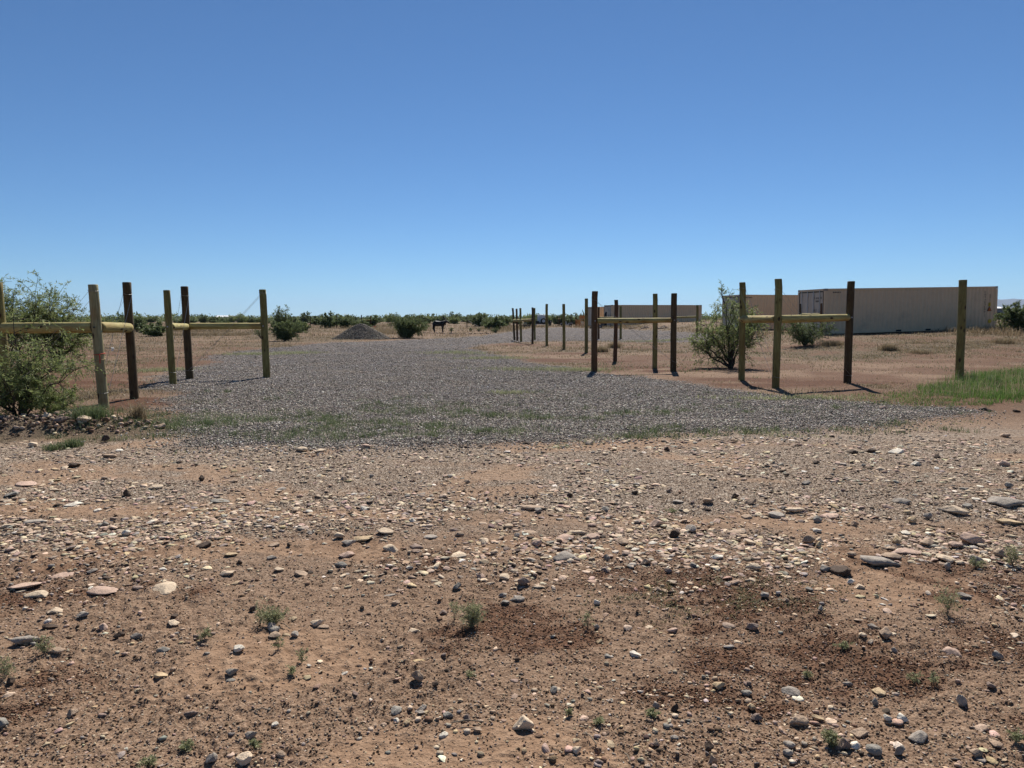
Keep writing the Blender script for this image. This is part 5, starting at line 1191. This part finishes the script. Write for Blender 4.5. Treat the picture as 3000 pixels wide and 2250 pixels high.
# small base of white things: bed edged with stones
r = np.random.default_rng(91); k = 0
BN = ['tan', 'cream', 'pinkish', 'dark', 'brown']; BN2 = ['tan', 'cream', 'dark']
def place(i, n): return ['at its left end', 'by the elk hind legs', 'between the elk legs', 'by the elk front legs', 'left of the young twiggy plant', 'by the young twiggy plant', 'right of the young twiggy plant', 'below the tall bush', 'by the leafy young plant', 'at its right end'][int(i*10/n)]
BED = [(1241+ (i*5.6), 975.5+3.6*math.sin(min(1, i/34)*math.pi*.5+.2)+r.normal(0, .25)-(.12*(i-26) if i > 26 else 0)) for i in range(36)]
for i, (px, py) in enumerate(BED):
    x, y = G(px, py); stone_obj(2000+i, float(x), float(y), r.uniform(.13, .30), r.uniform(.4, .7), [TAN, CREAM, PINK, DARK, SOILC][(bq := int(r.integers(0, 5)))], f'{BN[bq]} border stone in the front bed edging, {place(i, 36)}', 'border stones in front of the elk statue')
for i in range(26):
    x, y = G(1300+i*5.4+r.normal(0, 1), 969.2+r.normal(0, .25)); stone_obj(2100+i, float(x), float(y), r.uniform(.1, .2), .5, [TAN, CREAM, DARK][(bq := int(r.integers(0, 3)))], f'{BN2[bq]} border stone in the back row of the bed, {place(i, 26)}', 'border stones behind the elk statue')
def sapling(px, py, hpx, label, sd):
    p = P3(px, py); make_shrub('young_plant', p, label, 'plant', M['leaf_pale'], M['bark'], parts=('stem', 'foliage'), seed=sd, H=hpx*p.y/F, W=hpx*p.y/F*.3, nst=5, nsec=6, ntw=4, nl=8, ll=.05, lw=.018, r0=.03, clear=.3)
sapling(1323, 975, 20, 'young twiggy plant right of the elk statue legs', 301); sapling(1402, 971, 13, 'leafy young plant in the bed right of the elk statue', 302); sapling(1379, 970.5, 13, 'thin bare young plant between two others in the bed', 303)
make_shrub('bare_shrub', P3(1452, 975), 'brown low shrub at the right end of the stone-edged bed', 'shrub', M['leaf_far'], M['bark'], seed=304, H=.55, W=.6, nst=26, nsec=5, ntw=3, nl=5, ll=.06, lw=.012, r0=.02)
tube_l = tube('dead_branch', [P3(1372, 955)+Vector((0, 0, .75)), P3(1385, 957)+Vector((0, 0, .42)), P3(1402, 959)+Vector((0, 0, .1))], .05, M['bark']); tag(tube_l, 'thick dead branch leaning down left of the tall bush beside the elk statue', 'branch')

# ------------------------------------------------------------------ elk statue
p = at(1285, 975.5); S = .00103*p.y/69*33.5/1.03*1.0
S = p.y/F    # metres per photo pixel at its distance
root = empty('elk_statue', p); tag(root, 'black metal elk statue with swept back antlers, facing right', 'statue')
def E(px, py, y=0): return ((px-1285)*S, y, (975.2-py)*S)
def skin(name, verts, edges, rad, parent, m, rootv=0, sub=2):
    me = bpy.data.meshes.new(name); me.from_pydata(verts, edges, []); me.materials.append(m)
    o = link(name, me, parent); sk = o.modifiers.new('skin', 'SKIN'); 
    for i, rr in enumerate(rad):
        rr = rr if isinstance(rr, tuple) else (rr, rr); me.skin_vertices[0].data[i].radius = rr
    me.skin_vertices[0].data[rootv].use_root = True; sk.use_smooth_shade = True
    sb = o.modifiers.new('sub', 'SUBSURF'); sb.levels = sub; sb.render_levels = sub; return o
V = [E(1282, 947.5), E(1274, 947), E(1270, 947.5), E(1291, 948), E(1297.5, 946.5), E(1303, 943.5), E(1308.5, 940.5), E(1313.5, 943.5), E(1318.5, 947.2),   # 0-8 trunk, neck, head
     E(1272.3, 954.5, .13), E(1270.8, 961.5, .13), E(1273.4, 968, .13), E(1273.2, 974.6, .13), E(1271.5, 954.5, -.13), E(1269.8, 961.5, -.13), E(1272.6, 968, -.13), E(1274.8, 974.6, -.13),
     E(1296.5, 955, .12), E(1296.2, 964, .12), E(1296.4, 974.6, .12), E(1297.5, 955, -.12), E(1297.6, 964, -.12), E(1298.4, 974.6, -.12),
     E(1268.2, 946), E(1267.8, 950)]
Ed = [(0, 1), (1, 2), (0, 3), (3, 4), (4, 5), (5, 6), (6, 7), (7, 8), (2, 9), (9, 10), (10, 11), (11, 12), (2, 13), (13, 14), (14, 15), (15, 16), (4, 17), (17, 18), (18, 19), (4, 20), (20, 21), (21, 22), (2, 23), (23, 24)]
pxs = S
Rr = [1.12*q_ for q_ in [7.4, 7.4, 6.0, 7.6, 7.2, 5.0, 3.6, 2.6, 1.6, 3.6, 2.2, 1.6, 1.5, 3.6, 2.2, 1.6, 1.5, 3.2, 1.9, 1.4, 3.2, 1.9, 1.4, 1.2, .9]]
skin('body', V, Ed, [(q*pxs, q*pxs) for q in Rr], root, M['black_statue'], 0, 2)
# throat mane, ears, antlers
V = [E(1303, 946), E(1305.5, 950), E(1306.8, 952.2)]; skin('throat_mane', V, [(0, 1), (1, 2)], [2.6*pxs, 1.8*pxs, .6*pxs], root, M['black_statue'], 0, 1)
for sy in (-1, 1):
    V = [E(1307, 938, .05*sy), E(1305, 936.2, .22*sy), E(1302.5, 936.0, .30*sy)]; skin('ear', V, [(0, 1), (1, 2)], [.9*pxs, 1.1*pxs, .3*pxs], root, M['black_statue'], 0, 1)
for sy, tips in ((-1, (1291.7, 925.4)), (1, (1299, 924.5))):
    V = [E(1308, 938, .06*sy), E(1304, 934.5, .16*sy), E(1300.0, 930.8, .26*sy), E(tips[0], tips[1], .30*sy), E(1304, 931.0, .25*sy), E(1299.5, 926.6, .33*sy), E(1311, 936.8, .22*sy), E(1313.5, 935.5, .26*sy)]
    skin('antler', V, [(0, 1), (1, 2), (2, 3), (1, 4), (2, 5), (0, 6), (6, 7)], [1.2*pxs, 1.1*pxs, 1.1*pxs, .6*pxs, .7*pxs, .8*pxs, .7*pxs, .45*pxs], root, M['black_statue'], 0, 1)

# ------------------------------------------------------------------ far buildings, poles, hills
def gable(name, cx, Y, wpx, py_top, py_eave, label, depth=8, wallm='grey_wall', roofm='white_metal', rz=0, win=3):
    w = wpx*Y/F; zt_, ze = ZAT(Y, py_top), ZAT(Y, py_eave); xb = XAT(Y, cx, 1.5); zb = float(zt(xb, Y))
    root = empty(name, (xb, Y, zb), rz); tag(root, label, 'building')
    he, ht = ze-zb, zt_-zb
    b = MB(); b.box((0, depth/2, he/2-.2), (w, depth, he+.4)); b.poly([(-w/2, 0, he), (-w/2, depth, he), (-w/2, depth/2, ht-.1)], .05, (1, 0, 0)); b.poly([(w/2, 0, he), (w/2, depth, he), (w/2, depth/2, ht-.1)], .05, (-1, 0, 0)); b.build('wall', M[wallm], root)
    b = MB(); e = .4; b.poly([(-w/2-e, -e, he-.05), (w/2+e, -e, he-.05), (w/2+e, depth/2, ht), (-w/2-e, depth/2, ht)], .12, (0, 0, 1)); b.poly([(-w/2-e, depth+e, he-.05), (w/2+e, depth+e, he-.05), (w/2+e, depth/2, ht), (-w/2-e, depth/2, ht)], .12, (0, 0, 1)); b.build('roof', M[roofm], root)
    for i in range(win):
        b = MB(); b.box((-w/2+(i+.5)*w/win, -.03, he*.55), (w/win*.35, .06, he*.3)); b.build('window', M['glass'], root)
    return root
gable('barn', 650, 480, 40, 924.5, 929, 'far white roofed barn on the left skyline', 9, 'white_metal')
gable('house', 681, 470, 16, 925.5, 927.5, 'dark grey flat building right of the far white roofed barn', 8, 'grey_wall', 'grey_wall')
gable('barn', 619, 520, 18, 931.5, 933, 'low pale roofed shed left of the far white roofed barn', 7, 'grey_wall')
gable('barn', 2925, 150, 66, 898.5, 904, 'white roofed barn behind the right end of the large container', 10, 'grey_wall')
def pole(px, Y, py, label):
    x = XAT(Y, px, 1.5); z = float(zt(x, Y)); root = empty('utility_pole', (x, Y, z)); tag(root, label, 'pole'); H_ = ZAT(Y, py)-z
    b = MB(); b.cyl((0, 0, -.5), (0, 0, H_), .16, .11, 8); b.build('pole_shaft', M['bark'], root); b = MB(); b.box((0, 0, H_-.6), (2.2, .12, .12)); b.build('crossarm', M['bark'], root)
pole(466, 620, 921, 'tiny utility pole on the skyline left of the far left brace'); pole(1625, 560, 920, 'tiny utility pole on the skyline right of the cage tank'); 
def ridge(name, x0p, x1p, Y, hp, label_seed, thick):
    n = 90; px = np.linspace(x0p, x1p, n); t = np.linspace(0, 1, n); h = hp(px, t)
    X = (px-CX)/F*Y; rows = []
    m_ = 14
    for j in range(m_+1):
        f = j/m_; prof = 1-abs(2*f-1)**1.3
        nz = fbm(t*14, t*0+f*5, label_seed, 4)
        rows.append(np.stack([X, np.full(n, Y+thick*(f-.5)), h*Y/F*prof*(.75+.5*nz if 0 < j < m_ else 1)-8*(1-prof)], 1))
    V = np.concatenate(rows); i = np.arange(m_)[:, None]*n+np.arange(n-1)[None]
    Fc = np.stack([i, i+1, i+n+1, i+n], -1).reshape(-1, 4); o = mesh_np(name, V, Fc, M['mountain'], smooth=True); tag(o, kind='structure'); return o
def hpR(px, t):
    return 42*np.exp(-((px-2938)/60)**2)+60*np.exp(-((px-3060)/95)**2)+40*np.exp(-((px-3300)/160)**2)+22*np.exp(-((px-2800)/120)**2)
def hpR2(px, t): return 52*np.exp(-((px-2870)/90)**2)+30*np.exp(-((px-3200)/200)**2)+34*np.exp(-((px-3020)/60)**2)
ridge('hills', 2650, 3600, 9000, hpR, 3, 2500); ridge('hills', 2650, 3700, 12500, hpR2, 4, 2500)
ridge('hills', 250, 345, 5000, lambda px, t: 5.5*np.exp(-((px-303)/16)**2), 5, 600)


# ------------------------------------------------------------------ air
hm = bpy.data.materials.new('haze'); hm.use_nodes = True; hn = hm.node_tree.nodes; hn.remove(hn['Principled BSDF'])
pv = hn.new('ShaderNodeVolumePrincipled'); pv.inputs['Color'].default_value = (.50, .70, 1.0, 1); pv.inputs['Density'].default_value = 4.5e-5; pv.inputs['Anisotropy'].default_value = .2
hm.node_tree.links.new(pv.outputs[0], hn['Material Output'].inputs['Volume'])
hb = MB(); hb.box((0, 0, 190), (32100, 32100, 400)); tag(hb.build('haze', hm), kind='stuff')
